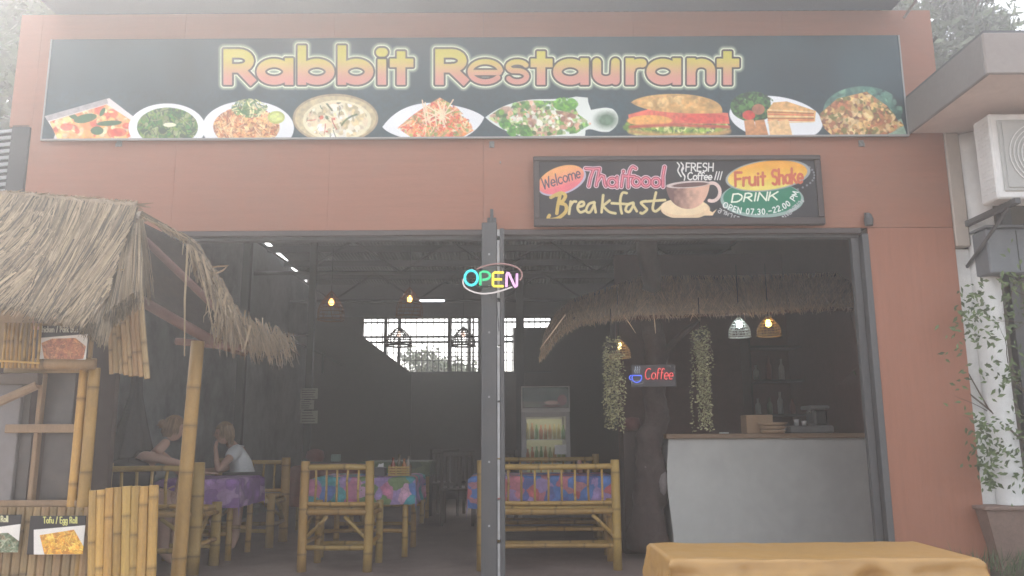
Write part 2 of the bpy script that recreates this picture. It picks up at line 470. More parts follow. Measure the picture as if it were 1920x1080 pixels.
def text_lines(txt, x, y, h, space=0.18, w=1.0, slant=0.0, rot=0.0, jit=0.0, rng=None, along=None):
    """strokes of a word in pixel coordinates; along(t) gives (x, y, angle) for words on a curve"""
    out = []; cx = 0.0
    c, s_ = math.cos(R_(rot)), math.sin(R_(rot))
    for ch in txt:
        adv, ls = G[ch]
        jy = rng.uniform(-jit, jit) if rng else 0
        for l in ls:
            q = []
            for (u, v) in l:
                if along:
                    ax, ay, an = along(cx + adv * w / 2); ca, sa = math.cos(an), math.sin(an)
                    du = (u * w - adv * w / 2) * h + slant * v * h; dv = v * h
                    q.append((ax + du * ca - dv * sa, ay - (du * sa + dv * ca)))
                else:
                    du = (cx + u * w + slant * v) * h; dv = (v + jy) * h
                    q.append((x + du * c - dv * s_, y - (du * s_ + dv * c)))
            out.append(q)
        cx += adv * w + space
    return out
def text_width(txt, space=0.18, w=1.0): return sum(G[c][0] * w + space for c in txt) - space
# ================================================================ THE SETTING
rng = random.Random(7)
TERRA = (0.325, 0.136, 0.082)
m_panel_h = mat('terracotta_board_across', TERRA, 0.62, 0.13, 2.2, (0.8, 4, 14), 0.25, fine=0.45, dirt=(0.26, 0.145, 0.10), dscale=.9, damt=0.65)
m_panel_v = mat('terracotta_board_upright', TERRA, 0.62, 0.13, 2.2, (14, 4, 0.8), 0.25, fine=0.45)
m_greymetal = mat('grey_painted_steel', (0.088, 0.088, 0.09), 0.55, 0.2, 6, (3, 3, .6), 0.1, dirt=(0.12, 0.105, 0.095), dscale=5, damt=0.4)
m_lightmetal = mat('pale_steel_edge', (0.42, 0.42, 0.42), 0.45, 0.2, 8, (3, 3, .5), 0.1, dirt=(0.2, 0.18, 0.16), dscale=9, damt=0.6)
m_brownmetal = mat('brown_steel_trim', (0.075, 0.055, 0.05), 0.5, 0.2, 5, (.5, 3, 3), 0.1)
m_darkmetal = mat('dark_steel', (0.03, 0.03, 0.032), 0.6, 0.3, 5, bump=0.1)
m_eave = mat('blue_grey_roof_metal', (0.09, 0.135, 0.175), 0.45, 0.12, 2, (1, 6, 1), 0.1, dirt=(0.09, 0.11, 0.12), damt=0.4)
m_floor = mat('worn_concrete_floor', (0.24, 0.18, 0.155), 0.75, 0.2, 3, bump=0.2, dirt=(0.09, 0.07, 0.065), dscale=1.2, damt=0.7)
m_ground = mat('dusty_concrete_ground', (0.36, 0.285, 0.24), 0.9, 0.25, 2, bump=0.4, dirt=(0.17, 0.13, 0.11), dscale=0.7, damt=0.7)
m_soil = mat('soil', (0.10, 0.085, 0.06), 0.95, 0.5, 8, bump=0.8, dirt=(0.07, 0.085, 0.035), dscale=4, damt=0.8)
m_darkwall = mat('dark_grey_render_wall', (0.07, 0.05, 0.043), 0.9, 0.25, 1.5, bump=0.3, dirt=(0.06, 0.055, 0.045), dscale=0.8, damt=0.5)
m_leftwall = mat('blue_grey_plaster_wall', (0.24, 0.26, 0.26), 0.85, 0.3, 1.2, bump=0.3, dirt=(0.05, 0.055, 0.055), dscale=0.9, damt=0.8)
m_redwall = mat('dark_red_brown_wall', (0.11, 0.05, 0.044), 0.8, 0.3, 1.6, bump=0.2)
m_corr = mat('corrugated_roof_sheet', (0.10, 0.10, 0.105), 0.5, 0.3, 3, (1, 1, 1), 0.1, dirt=(0.04, 0.04, 0.045), dscale=1.5, damt=0.6)
m_white = mat('white_paint', (0.72, 0.72, 0.70), 0.7, 0.07, 3, bump=0.15, dirt=(0.45, 0.43, 0.40), dscale=2.5, damt=0.5)
m_beige = mat('beige_plaster', (0.50, 0.44, 0.38), 0.8, 0.1, 3, bump=0.2, dirt=(0.35, 0.30, 0.25), dscale=3, damt=0.5)
m_pinkplaster = mat('pale_pink_plaster', (0.66, 0.55, 0.49), 0.8, 0.08, 2, bump=0.15, dirt=(0.40, 0.33, 0.29), dscale=2, damt=0.5)
m_screw = mat('zinc', (0.25, 0.24, 0.22), 0.5, 0.3, 20, metal=0.5)

XL, XR = -3.83, 3.44          # facade ends
OL, OR = -3.12, 2.72          # opening
HZ = 2.725                    # underside of the fascia
TOPZ = 4.56
YB = 9.0                      # back wall

# ground and floor
g = MB(); n = 40
vs = []; 
for j in range(n + 1):
    for i in range(n + 1):
        x = -13 + 26 * i / n; y = -15 + 28 * j / n
        vs.append((x, y, -0.12 + 0.012 * math.sin(x * 1.7 + y) * math.cos(y * 1.3)))
g.add(vs, [(j * (n + 1) + i, j * (n + 1) + i + 1, (j + 1) * (n + 1) + i + 1, (j + 1) * (n + 1) + i) for j in range(n) for i in range(n)])
structure('ground', g, m_ground, True)
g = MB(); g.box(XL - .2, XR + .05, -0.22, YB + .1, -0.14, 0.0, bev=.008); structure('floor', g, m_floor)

bld = empty('restaurant_building', (0, 0, 0), 'open fronted shop building clad in terracotta wood grain boards with a grey steel centre post', 'building')
def part(name, mb, m, parent=bld, smooth=False, label=None):
    o = mb.build(name, m, parent, smooth)
    if label: o['label'] = label
    return o
# fascia boards with recessed joints, a steel beam behind them
xs = [XL, -2.66, -1.44, -0.222, 1.0, 2.22, XR]
for a, b in zip(xs[:-1], xs[1:]):
    w = MB(); j_ = .0012 if abs(a + .222) < .01 else .0005; w.box(a + j_, b - .0005, 0, .02, HZ, TOPZ, bev=.0006); part('fascia_board', w, m_panel_h)
w = MB(); w.box(XL, OL - .002, 0.0, .02, 0.0, HZ - .003, bev=.0015); part('pillar_board', w, m_panel_v)
w = MB(); w.box(OR + .052, XR, 0.0, .02, 0.0, HZ - .003, bev=.0015); part('pillar_board', w, m_panel_v)
w = MB(); w.box(XL + .01, OL - .01, .022, .28, 0, TOPZ - .01); part('pillar_core', w, m_darkwall)
w = MB(); w.box(OR + .06, XR - .004, .022, .28, 0, TOPZ - .01); part('pillar_core', w, m_beige)
w = MB(); w.box(OL - .01, OR + .06, .024, .26, HZ + .004, HZ + .35); part('header_beam', w, m_brownmetal)
w = MB(); w.box(OL - .01, OR + .06, .09, .24, HZ + .35, TOPZ - .02); part('fascia_backing', w, m_darkwall)
w = MB(); w.box(OL, OR, -.006, .03, HZ - .045, HZ - .003, bev=.004); part('header_trim', w, m_brownmetal)
w = MB(); w.box(XL - .18, XL - .001, 0, .02, at(55, 238, 0).z, TOPZ, bev=.001); part('fascia_board', w, m_panel_h)
# the door rail under the header
w = MB(); w.box(OL, OR, .04, .12, HZ - .07, HZ - .002, bev=.004); w.box(OL, OR, .15, .2, HZ - .05, HZ - .002); part('shutter_track', w, m_greymetal)
# right jamb: channel of two folds, left jamb the same
for x, s in ((OR, 1), (OL, -1)):
    w = MB()
    w.box(x, x + s * .05, -.012, .16, 0, HZ - .05, bev=.004)
    w.box(x - s * .055, x - s * .002, .05, .09, 0, HZ - .05, bev=.003)
    part('door_jamb', w, m_greymetal)
    w = MB(); w.box(x - s * .062, x - s * .0565, .045, .095, 0, HZ - .05); part('jamb_edge', w, m_greymetal)
# centre post: two steel channels with a pale slotted strip between
pc = at(925, 760, -.05).x
w = MB()
w.box(pc - .088, pc + .028, -.085, .05, 0, HZ + .035, bev=.006)
part('centre_post', w, m_greymetal)
w = MB(); w.box(pc + .050, pc + .085, -.075, .05, 0, HZ - .01, bev=.005); w.box(pc - .086, pc - .07, -.092, -.086, 0, HZ - .01); part('centre_post_channel', w, m_greymetal)
w = MB()
z = 0.02
while z < HZ - .05:
    h = rng.uniform(.25, .6); z1 = min(z + h, HZ - .02)
    w.box(pc + .030, pc + .049, -.08, .04, z, z1, rng.uniform(.8, 1.15), bev=.002); z = z1 + rng.uniform(.012, .03)
part('post_strip', w, m_lightmetal)
w = MB()
for z in (.5, .95, 1.42, 1.9, 2.25, 2.5): w.lathe([(.0, -.002), (.008, -.002), (.008, .004), (0, .005)], (0, 0, 0), 8) if False else w.box(pc - .03 - .007, pc - .03 + .007, -.092, -.086, z, z + .014)
part('bolt', w, m_lightmetal)
# latch above the post
w = MB(); q = at(922, 415, -.03)
w.box(q.x - .035, q.x + .035, -.035, -.001, q.z - .05, q.z + .03, bev=.005); w.tube([(q.x, -.05, q.z + .04), (q.x, -.05, q.z - .03)], .012, 8); w.box(q.x - .012, q.x + .012, -.03, -.002, q.z + .02, q.z + .1)
part('latch', w, m_greymetal)
# roof eave over the sign
w = MB()
nx = 90
for (y0, y1) in ((-.62, -.02),):
    vs = []; x0, x1 = XL + .1, 3.13
    for i in range(nx * 2 + 1):
        x = x0 + (x1 - x0) * i / (nx * 2); dz = .012 * (1 if i % 2 else -1)
        vs += [(x, y0, TOPZ + .30 + dz), (x, .4, TOPZ + .06 + dz)]
    w.add(vs, [(2 * i, 2 * i + 1, 2 * i + 3, 2 * i + 2) for i in range(nx * 2)])
part('roof_sheet', w, m_corr)
w = MB(); w.box(XL + .1, 3.13, -.60, -.002, TOPZ + .002, TOPZ + .02, bev=.004); w.box(XL + .1, 3.13, -.62, -.602, TOPZ - .01, TOPZ + .26, bev=.004); part('eave_soffit', w, m_eave)
w = MB(); w.tube([(3.16, -.5, TOPZ - .02), (3.19, -.3, TOPZ - .06), (3.21, -.03, TOPZ - .08)], .012, 6); part('eave_bracket', w, m_lightmetal)

# interior walls
w = MB(); w.prism([(XL - .12, .285, 0), (XL - .12, YB, 0), (XL - .12, YB, 4.28 - .045 * YB + .08), (XL - .12, .285, 4.28 + .075)], (.12, 0, 0)); part('side_wall', w, m_leftwall)
w = MB(); w.box(XR + .0, XR + .12, .285, YB, 0, 4.2); part('side_wall', w, m_redwall)
# back wall with its long grille opening
ga = at(678, 690, YB); gb = at(1032, 600, YB)
gx0, gx1, gz0, gz1 = ga.x, gb.x, at(800, 697, YB).z, at(800, 596, YB).z
w = MB()
w.box(XL - .1, XR + .1, YB, YB + .15, 0, gz0)
w.box(XL - .1, XR + .1, YB, YB + .15, gz1, 4.3)
w.box(XL - .1, gx0, YB + .001, YB + .149, gz0, gz1); w.box(gx1, XR + .1, YB + .001, YB + .149, gz0, gz1)
w.box(at(962, 640, YB).x, gx1 - .001, YB + .002, YB + .148, gz0, at(990, 614, YB).z)
part('back_wall', w, m_darkwall)
gr = MB(); gr.box(gx0, gx1, YB - .03, YB + .0, gz0 - .03, gz0 + .0, bev=.004); 
for py, t in ((604, .016), (631, .02), (641, .02), (661, .012), (676, .012)):
    z = at(800, py, YB).z
    if py < 650: gr.box(gx0, gx1, YB + .03, YB + .06, z - t, z + t)
    else: gr.box(at(724, py, YB).x, gx1, YB + .03, YB + .055, z - t * .6, z + t * .6)
part('window_rail', gr, m_darkmetal)
for px in (722, 748, 842, 880, 900):
    x = at(px, 640, YB).x; q = MB(); q.box(x - .03, x + .03, YB + .01, YB + .07, gz0, gz1, bev=.003); part('window_post', q, m_darkmetal)
bar = None
k = 0
x = gx0 + .05
while x < gx1:
    q = MB(); q.box(-.009, .009, -.006, .006, gz0, gz1)
    if bar is None: bar = part('window_bar', q, m_darkmetal); bar.location.x = x; bar.location.y = YB + .05
    else:
        c = bar.copy(); COL.objects.link(c); c.location.x = x
    x += .107
# right hand lattice of the grille
for px in (846, 858, 866, 878, 888):
    x = at(px, 640, YB).x; c = bar.copy(); COL.objects.link(c); c.location.x = x
q = MB()
for py in (618, 650, 668, 684): z = at(870, py, YB).z; q.box(at(842, 600, YB).x, at(905, 600, YB).x, YB + .03, YB + .05, z - .008, z + .008)
part('window_rail', q, m_darkmetal)

# roof inside: corrugated sheets, purlins, a truss; a gap of daylight where it meets the left wall
def zc(y): return 4.28 - .045 * (y - 0)
sheets = []
x = XL + .06
while x < XR + .05:
    w = MB(); x1 = min(x + .76, XR + .1); m_ = 14; vs = []
    for i in range(m_ * 2 + 1):
        xx = x + (x1 - x) * i / (2 * m_); dz = .012 if i % 2 else -.012
        vs += [(xx, .1, zc(.1) + dz + .1), (xx, YB + .3, zc(YB) + dz + .1)]
    w.add(vs, [(2 * i, 2 * i + 1, 2 * i + 3, 2 * i + 2) for i in range(m_ * 2)], rng.uniform(.8, 1.2)); part('ceiling_sheet', w, m_corr)
    x = x1 - .01
for y in (1.5, 3.0, 4.3, 5.3, 6.2, 7.1, 8.0):
    w = MB(); w.box(XL, XR, y - .03, y + .03, zc(y) - .02, zc(y) + .08); part('purlin', w, m_darkmetal)
for y in (5.6, 7.6):
    w = MB(); z0 = zc(y) - .5
    w.tube([(XL, y, z0), (XR, y, z0)], .03, 6); 
    for i in range(10):
        xa = XL + (XR - XL) * i / 10; xb = XL + (XR - XL) * (i + 1) / 10
        w.tube([(xa, y, z0 if i % 2 else zc(y)), (xb, y, zc(y) if i % 2 else z0)], .018, 5)
    part('roof_truss', w, m_darkmetal)
w = MB(); w.box(XL, XR, YB - .01, YB - .002, gz1 + .02, 4.1); part('gable_sheet', w, m_corr)

# sloping dark lean-to inside against the grille
w = MB()
a = at(655, 612, 8.2); b = at(772, 700, 8.2)
w.prism([(XL + .3, 8.2, a.z + .02), (a.x, 8.2, a.z), (b.x, 8.2, b.z), (b.x, 8.2, 0.0), (XL + .3, 8.2, 0.0)], (0, .05, 0)); 
o = w.build('partition', m_darkwall, None); tag(o, 'dark boarded partition whose top slopes down in front of the bright barred window', 'partition')
# steel posts standing inside
def steel_post(px, pyt, Y, r, lab, m=m_darkmetal):
    p = at(px, pyt, Y); w = MB(); w.box(p.x - r, p.x + r, Y - r, Y + r, 0, zc(Y) - .02, bev=.004); o = w.build('steel_post', m); tag(o, lab, 'post', 'steel roof posts inside the room'); return o
steel_post(584, 600, 5.2, .045, 'slim dark steel post with paper notices hung on it, left of centre inside')
steel_post(449, 760, 4.2, .05, 'dark steel post behind the seated person in the white t-shirt')
steel_post(975, 650, 7.5, .07, 'dark steel post seen just right of the grey centre post')
# handrail on the left wall
w = MB(); w.tube([at(520, 627, 5.1), at(583, 628, 5.1)], .014, 6); w.tube([at(523, 630, 5.0), at(600, 662, 5.6), at(640, 684, 6.0)], .02, 6); w.tube([at(605, 664, 5.6), at(605, 700, 5.6)], .018, 6)
o = w.build('wall_pipe', m_darkmetal); tag(o, 'dark pipe sloping down along the pale left wall inside', 'pipe')

# mound of soil by the right pillar
g = MB(); vs = []; n = 30; m2 = 26
for j in range(m2 + 1):
    for i in range(n + 1):
        x = 2.9 + 4.0 * i / n; y = -3.2 + 3.4 * j / m2
        e = min(1, i / 6) * min(1, j / 6)
        vs.append((x, y, -0.14 + .44 * e + (.03 * math.sin(x * 9 + y * 3) * math.cos(y * 11) + rng.uniform(-.012, .012)) * e))
g.add(vs, [(j * (n + 1) + i, j * (n + 1) + i + 1, (j + 1) * (n + 1) + i + 1, (j + 1) * (n + 1) + i) for j in range(m2) for i in range(n)])
structure('soil_bed', g, m_soil, True)

# ================================================================ THE NEIGHBOURS
nb = empty('neighbour_house', (4.5, 1.0, 0.25), 'pale neighbouring house with a deep pink eave and a white column at the right edge', 'house')
EZ = at(1722, 248, -.02).z
c1 = flo(1825, 132, EZ); c0 = at(1722, 248, -.02)
ex = (c1.x + c0.x) / 2; ey = c1.y
w = MB(); w.box(ex + .03, 7.5, ey + .03, 1.5, EZ, EZ + .02); w.build('eave_soffit', m_pinkplaster, nb)  # soffit colour lifted to stand for light bounced up from below
w = MB(); w.box(ex, 7.5, ey, ey + .028, EZ - .02, EZ + .27, bev=.006); w.build('eave_board', mat('dimmed_pink_board', (.30, .265, .245), .8, .1, 3, dirt=(.22, .19, .17), damt=.6), nb)  # front board's colour darkened apart from the soffit to balance the light
w = MB(); w.box(ex - .001, ex + .029, ey + .03, 1.5, EZ - .02, EZ + .27, bev=.006); w.build('eave_board', mat('shaded_grey_board', (0.2, 0.185, 0.175), .8, .1, 3), nb)  # side of the same eave, its shade put into a darker grey
w = MB(); w.box(ex + .02, 7.5, ey + .03, 1.5, EZ + .27, EZ + .3); w.build('roof', m_corr, nb)
w = MB(); w.box(3.445, at(1801, 300, 0).x, -.015, .3, at(1790, 462, 0).z, EZ - .002, bev=.008); w.build('corner_strip', m_beige, nb)
w = MB()
pts = []
for i in range(30):
    z = .15 + (EZ - .17) * i / 29; pts.append((at(1827, 350, .02).x + .008 * math.sin(z * 3) - (.0 if z > .5 else (.5 - z) * -.12), .02, z))
w.tube(pts, [.10 if z[2] > .6 else .10 + (.6 - z[2]) * .12 for z in pts], 14); w.build('column', m_white, nb, smooth=True)
w = MB(); w.box(3.445, 3.62, .05, .3, .1, at(1790, 464, 0).z, bev=.006); w.build('wall', m_white, nb)
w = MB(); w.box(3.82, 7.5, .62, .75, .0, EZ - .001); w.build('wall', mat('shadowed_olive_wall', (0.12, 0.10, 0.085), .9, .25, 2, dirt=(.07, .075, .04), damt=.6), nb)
w = MB(); w.box(3.93, 4.01, .16, .24, .1, EZ - .3, bev=.004); w.build('drain_pipe', m_greymetal, nb)
w = MB(); w.box(4.1, 7.4, -.05, .35, EZ - .32, EZ - .26, bev=.01); w.build('ledge', m_beige, nb) if False else None

# air conditioner on the wall
a0 = at(1838, 215, -.62); a1 = at(1873, 385, -.62)
aX, aZ0, aZ1 = a1.x, at(1873, 372, -.62).z, at(1873, 213, -.62).z
ac = empty('air_conditioner', (aX + .4, -.45, aZ0), 'white outdoor air conditioner unit bolted under the pink eave', 'air conditioner')
w = MB(); w.box(aX, aX + .82, -.62, -.42, aZ0, aZ1, bev=.012); w.build('casing', m_white, ac)
w = MB(); w.box(aX + .05, aX + .77, -.632, -.6205, aZ0 + .05, aZ1 - .05, bev=.006); w.box(aX + .075, aX + .745, -.640, -.6325, aZ0 + .075, aZ1 - .075, bev=.003); fp_ = w.build('front_panel', mat('ac_grey_panel', (.42, .42, .40), .6, .05, 4), ac)
w = MB(); hz = (aZ1 - aZ0)
for rr in [.04 + .028 * k for k in range(8)]:
    w.tube([(aX + .34 + rr * math.cos(2 * PI * k / 28), -.648, (aZ0 + aZ1) / 2 + rr * math.sin(2 * PI * k / 28)) for k in range(29)], .004, 4, cap=False)
w.build('fan_guard', m_white, fp_)
w = MB()
for i in range(17):
    for j in range(4):
        z = aZ0 + .06 + (hz - .12) * i / 16; y = -.595 + .040 * j
        w.box(aX - .004, aX - .0005, y, y + .028, z, z + .012, .25)
o = w.build('side_vent', m_white, ac); o['kind'] = 'stuff'
w = MB(); w.box(aX + .1, aX + .14, -.65, .3, aZ0 - .045, aZ0 - .003, bev=.003); w.box(aX + .6, aX + .64, -.65, .3, aZ0 - .045, aZ0 - .003, bev=.003); w.tube([(aX + .12, -.55, aZ0 - .04), (aX + .12, .25, aZ0 - .45)], .015, 6); w.build('bracket', m_greymetal, ac)
# meter box
b0 = at(1848, 428, -.2); b1 = at(1925, 512, -.2)
mb_ = empty('meter_box', (b0.x + .3, -.1, b1.z), 'grey steel box fixed below the air conditioner beside the white column', 'meter box')
w = MB(); w.box(b0.x, b1.x + .15, -.2, .6, b1.z, b0.z, bev=.01); mc_ = w.build('casing', mat('box_grey', (.17, .18, .19), .6, .15, 4), mb_)
w = MB(); w.box(b0.x - .015, b1.x + .17, -.23, .0, b0.z + .002, b0.z + .02, bev=.004); w.build('lid', mat('box_grey', (.17, .18, .19)), mb_)
w = MB(); w.box(b0.x + .22, b0.x + .225, -.206, -.2005, b1.z + .02, b0.z - .02); w.build('door_seam', m_darkmetal, mc_)
# planter below the shrub
p0 = at(1850, 958, -.15); 
pl = empty('planter', (4.2, 0, .2), 'weathered brown clay planter under the climbing shrub at right', 'planter')
w = MB(); zt = p0.z; xl = p0.x
w.add([(xl, -.15, zt), (xl + 1.2, -.15, zt), (xl + 1.15, -.1, .15), (xl + .1, -.1, .15), (xl, .13, zt), (xl + 1.2, .13, zt), (xl + 1.15, .1, .15), (xl + .1, .1, .15)],
      [(0, 3, 2, 1), (4, 5, 6, 7), (0, 4, 7, 3), (1, 2, 6, 5), (3, 7, 6, 2), (0, 1, 5, 4)])
tr_ = w.build('trough', mat('clay', (.22, .15, .12), .9, .25, 5, bump=.4, dirt=(.13, .12, .1), damt=.6), pl)
w = MB(); w.box(xl - .02, xl + 1.22, -.17, .125, zt + .001, zt + .03, bev=.008); w.build('rim', mat('clay', (.22, .15, .12)), tr_)

# left edge: dark corner post and a pile of white corrugated sheets
lp = at(55, 310, .1)
w = MB(); w.box(XL - .16, XL - .015, .0, .28, 0, at(55, 238, .05).z, bev=.006); o = w.build('corner_post', m_darkmetal); tag(o, 'dark steel corner post at the left end of the terracotta front', 'post')
w = MB(); w.box(XL - .19, XL + .01, -.03, .26, at(55, 238, .05).z + .002, at(55, 238, .05).z + .045, bev=.006); w.build('cap', m_greymetal, o) if False else None
ls = empty('slatted_screen', (-4.6, .6, 0.0), 'white slatted metal screen catching bright daylight at the far left edge', 'screen')
lz0, lz1 = at(20, 400, .6).z, at(20, 250, .6).z
lx1 = at(45, 300, .6).x
for k in range(13):
    z = lz0 + (lz1 - lz0) * k / 12
    w = MB(); w.prism([(lx1 - 1.0, .55, z - .10), (lx1 - .02, .55, z), (lx1 - .02, .62, z + .022), (lx1 - 1.0, .62, z - .078)], (0, .012, .035), 1.0); w.build('slat', mat('dull_white_slat', (.30, .31, .31), .5, .2, 6), ls)
w = MB(); w.box(lx1 - 1.0, lx1 - .02, .66, .68, 0, lz1 + .05); w.build('backing', m_darkmetal, ls)
w = MB(); w.box(lx1 - .02, lx1 + .02, .54, .66, 0, lz1 + .1, bev=.004); w.box(lx1 - 1.04, lx1 - 1.0, .54, .66, 0, lz1 + .1, bev=.004); w.build('frame', m_lightmetal, ls)

# ---- greenery
def leaf_cloud(name, parent, m, centre, rad, n, size, rng, clumps=26, drop=0.0):
    w = MB(); cl = []
    for _ in range(clumps):
        while True:
            v = Vector((rng.uniform(-1, 1), rng.uniform(-1, 1), rng.uniform(-1, 1)))
            if v.length < 1: break
        cl.append((v, rng.uniform(.2, .42), rng.uniform(.6, 1.25)))
    for _ in range(n):
        c, r, b = rng.choice(cl)
        p = c + Vector((rng.gauss(0, 1), rng.gauss(0, 1), rng.gauss(0, .8))) * r * .5
        q = Vector((centre[0] + p.x * rad[0], centre[1] + p.y * rad[1], centre[2] + p.z * rad[2]))
        a = Vector((rng.uniform(-1, 1), rng.uniform(-1, 1), rng.uniform(-1, 1))).normalized(); u = a.orthogonal().normalized()
        s_ = size * rng.uniform(.6, 1.4); t = b * rng.uniform(.7, 1.3)
        w.add([q - a * s_, q + u * s_ * .42 + a * s_ * .1, q + a * s_, q - u * s_ * .42 + a * s_ * .1], [(0, 1, 2, 3)], (t, t, t * .9))
    return w.build(name, m, parent)
m_leaf = mat('leaf_green', (.075, .105, .045), .6, .3, 6, bump=0, tint=True)
m_leafpale = mat('leaf_olive', (.34, .32, .19), .6, .3, 6, bump=0, tint=True)
m_bark = mat('bark', (.10, .075, .055), .9, .35, 6, (4, 4, 1), .6)
def tree(x, y, z0, ztop, rx, ry, rz, n, lab, cat='tree', seed=1, size=.09):
    r = random.Random(seed)
    t = empty('broadleaf_tree', (x, y, z0), lab, cat, 'trees around the building')
    w = MB(); cz = ztop - rz
    w.tube([(x, y, z0), (x + .05, y, z0 + (cz - z0) * .5), (x - .05, y + .05, cz)], [.16, .12, .07], 10)
    for k in range(8):
        a = r.uniform(0, 2 * PI); s0 = r.uniform(.55, .95)
        w.tube([(x, y, z0 + (cz - z0) * s0), (x + math.cos(a) * rx * .4, y + math.sin(a) * ry * .4, cz - rz * .1), (x + math.cos(a) * rx * .8, y + math.sin(a) * ry * .8, cz + rz * r.uniform(-.1, .6))], [.05, .035, .012], 6)
    w.build('trunk', m_bark, t, smooth=True)
    leaf_cloud('crown', t, m_leaf, (x, y, cz), (rx, ry, rz), n, size, r, 40)
    return t
tree(6.05, 5.0, -.12, 8.3, 1.05, 1.3, 1.9, 34000, 'leafy tree rising behind the pink eaved house at top right', seed=3)
tree(-5.6, 3.5, -.12, 7.9, 1.35, 1.2, 2.6, 15000, 'leafy tree added beyond the left end of the terracotta front to dull the white sky', seed=9)  # added crown, put there to tone down bare white sky
tree(-2.0, 13.0, -.12, 2.95, 1.4, 1.2, .9, 3500, 'small green tree seen through the left part of the barred back window', seed=5, size=.07) if False else None
tree(-1.85, 12.6, -.12, 3.1, 1.0, .8, .8, 9000, 'green bush top seen through the barred back window', cat='bush', seed=6, size=.06)

# climbing shrub in front of the white column
sh = empty('climbing_shrub', (3.9, -.2, .25), 'sprawling leafy shrub with thin bare twigs against the white column', 'shrub')
r = random.Random(11); w = MB(); tips = []
def twig(p, d, L, rad, lev):
    pts = [Vector(p)]; rr = [rad]
    for k in range(5):
        d = (d + Vector((r.uniform(-.35, .35), r.uniform(-.2, .2), r.uniform(-.25, .25)))).normalized()
        pts.append(pts[-1] + d * L / 5); rr.append(rad * (1 - .16 * (k + 1)))
        if lev < 2 and r.random() < .55: twig(pts[-1], (d + Vector((r.uniform(-1, 1), r.uniform(-.4, .4), r.uniform(-.6, .6)))).normalized(), L * .55, rad * .55, lev + 1)
        if lev >= 1 or k > 2: tips.append(pts[-1].copy())
    w.tube(pts, rr, 5)
for k in range(10):
    x = r.uniform(3.80, 4.2); twig((x, r.uniform(-.25, -.05), .3 + r.uniform(0, .4)), Vector((r.uniform(-.35, .1), 0, 1)).normalized(), r.uniform(.9, 2.1), .012, 0)
w.build('twigs', m_bark, sh)
w = MB()
def leaf(w, q, a, s_, t, wd=.42):
    u = a.cross(Vector((r.uniform(-.4, .4), 1, r.uniform(-.4, .4)))).normalized()
    nrm = a.cross(u) * s_ * .12
    w.add([q, q + u * s_ * wd + a * s_ * .8 + nrm, q + a * s_ * 2, q - u * s_ * wd + a * s_ * .8 + nrm], [(0, 1, 2), (0, 2, 3)], t)
def cluster(cx, cy, n, sx, sy, Y=-.18):
    for _ in range(int(n * .38)):
        p = at(r.gauss(cx, sx), r.gauss(cy, sy), Y + r.uniform(-.12, .12))
        a = Vector((r.uniform(-1, 1), r.uniform(-.3, .3), r.uniform(-1, .6))).normalized(); t = r.uniform(.7, 2.0)
        leaf(w, p, a, r.uniform(.018, .034), (t, t, t * .9))
for c in ((1825, 545, 60, 18, 10), (1838, 580, 60, 16, 16), (1850, 620, 70, 18, 16), (1815, 600, 120, 22, 20), (1858, 700, 60, 18, 26), (1840, 800, 90, 14, 10), (1852, 830, 150, 18, 20), (1845, 870, 130, 14, 16), (1855, 905, 60, 8, 8), (1895, 560, 200, 14, 40), (1900, 700, 200, 14, 70), (1795, 690, 60, 16, 50), (1900, 860, 120, 14, 40)): cluster(*c)
for q in tips:
    if r.random() < .18 and len(w.v) < 40000: leaf(w, q, Vector((r.uniform(-1, 1), r.uniform(-.3, .3), r.uniform(-1, 1))).normalized(), r.uniform(.015, .03), r.uniform(.6, 1.4))
o = w.build('leaves', m_leaf, sh); o['kind'] = 'stuff'
# low weeds at the foot of the pillar
w = MB()
for _ in range(900):
    x = r.uniform(3.05, 4.6); y = r.uniform(-1.6, -.05); z = .27; h = r.uniform(.04, .13) * (1.3 if r.random() < .3 else .8); dx, dy = r.uniform(-.04, .04), r.uniform(-.04, .04); t = r.uniform(.6, 1.4)
    w.add([(x - .003, y, z), (x + .004, y, z), (x + dx, y + dy, z + h)], [(0, 1, 2)], (t, t, t))
o = w.build('weeds', m_leaf); tag(o, 'low weeds growing on the soil at the foot of the right pillar', 'weeds', kind='stuff')
# ================================================================ SIGNS
nrng = np.random.RandomState(5)
def vnoise(PX, PY, sc, seed=0):
    rs = np.random.RandomState(seed); t = rs.rand(64, 64)
    x = PX / sc; y = PY / sc; xi = np.floor(x).astype(int); yi = np.floor(y).astype(int); fx = x - xi; fy = y - yi
    fx = fx * fx * (3 - 2 * fx); fy = fy * fy * (3 - 2 * fy)
    g = lambda a, b: t[(yi + b) % 64, (xi + a) % 64]
    return (g(0, 0) * (1 - fx) + g(1, 0) * fx) * (1 - fy) + (g(0, 1) * (1 - fx) + g(1, 1) * fx) * fy

YS = -.05
s0 = at(79, 259, YS); s1 = at(1702, 253, YS); st = at(900, 70, YS)
sg = empty('banner_sign', (0, YS, (s0.z + s1.z) / 2), 'long dark navy banner with gold and pink name above nine printed dishes', 'sign')
BZ0, BZ1 = (s0.z + s1.z) / 2, st.z - .0
cv = Canvas(s0.x, s1.x, BZ0, BZ1, YS, 1760, 210, np.array([.014, .042, .054]))
nz = vnoise(cv.PX, cv.PY, 70, 1)[..., None]
cv.C = cv.C * (.7 + .6 * nz) + np.array([.0, .004, .008]) * vnoise(cv.PX, cv.PY, 25, 2)[..., None]
WHT = lin(235, 238, 240)
f = random.Random(21)
K = lambda *a: [lin(*c) for c in a]
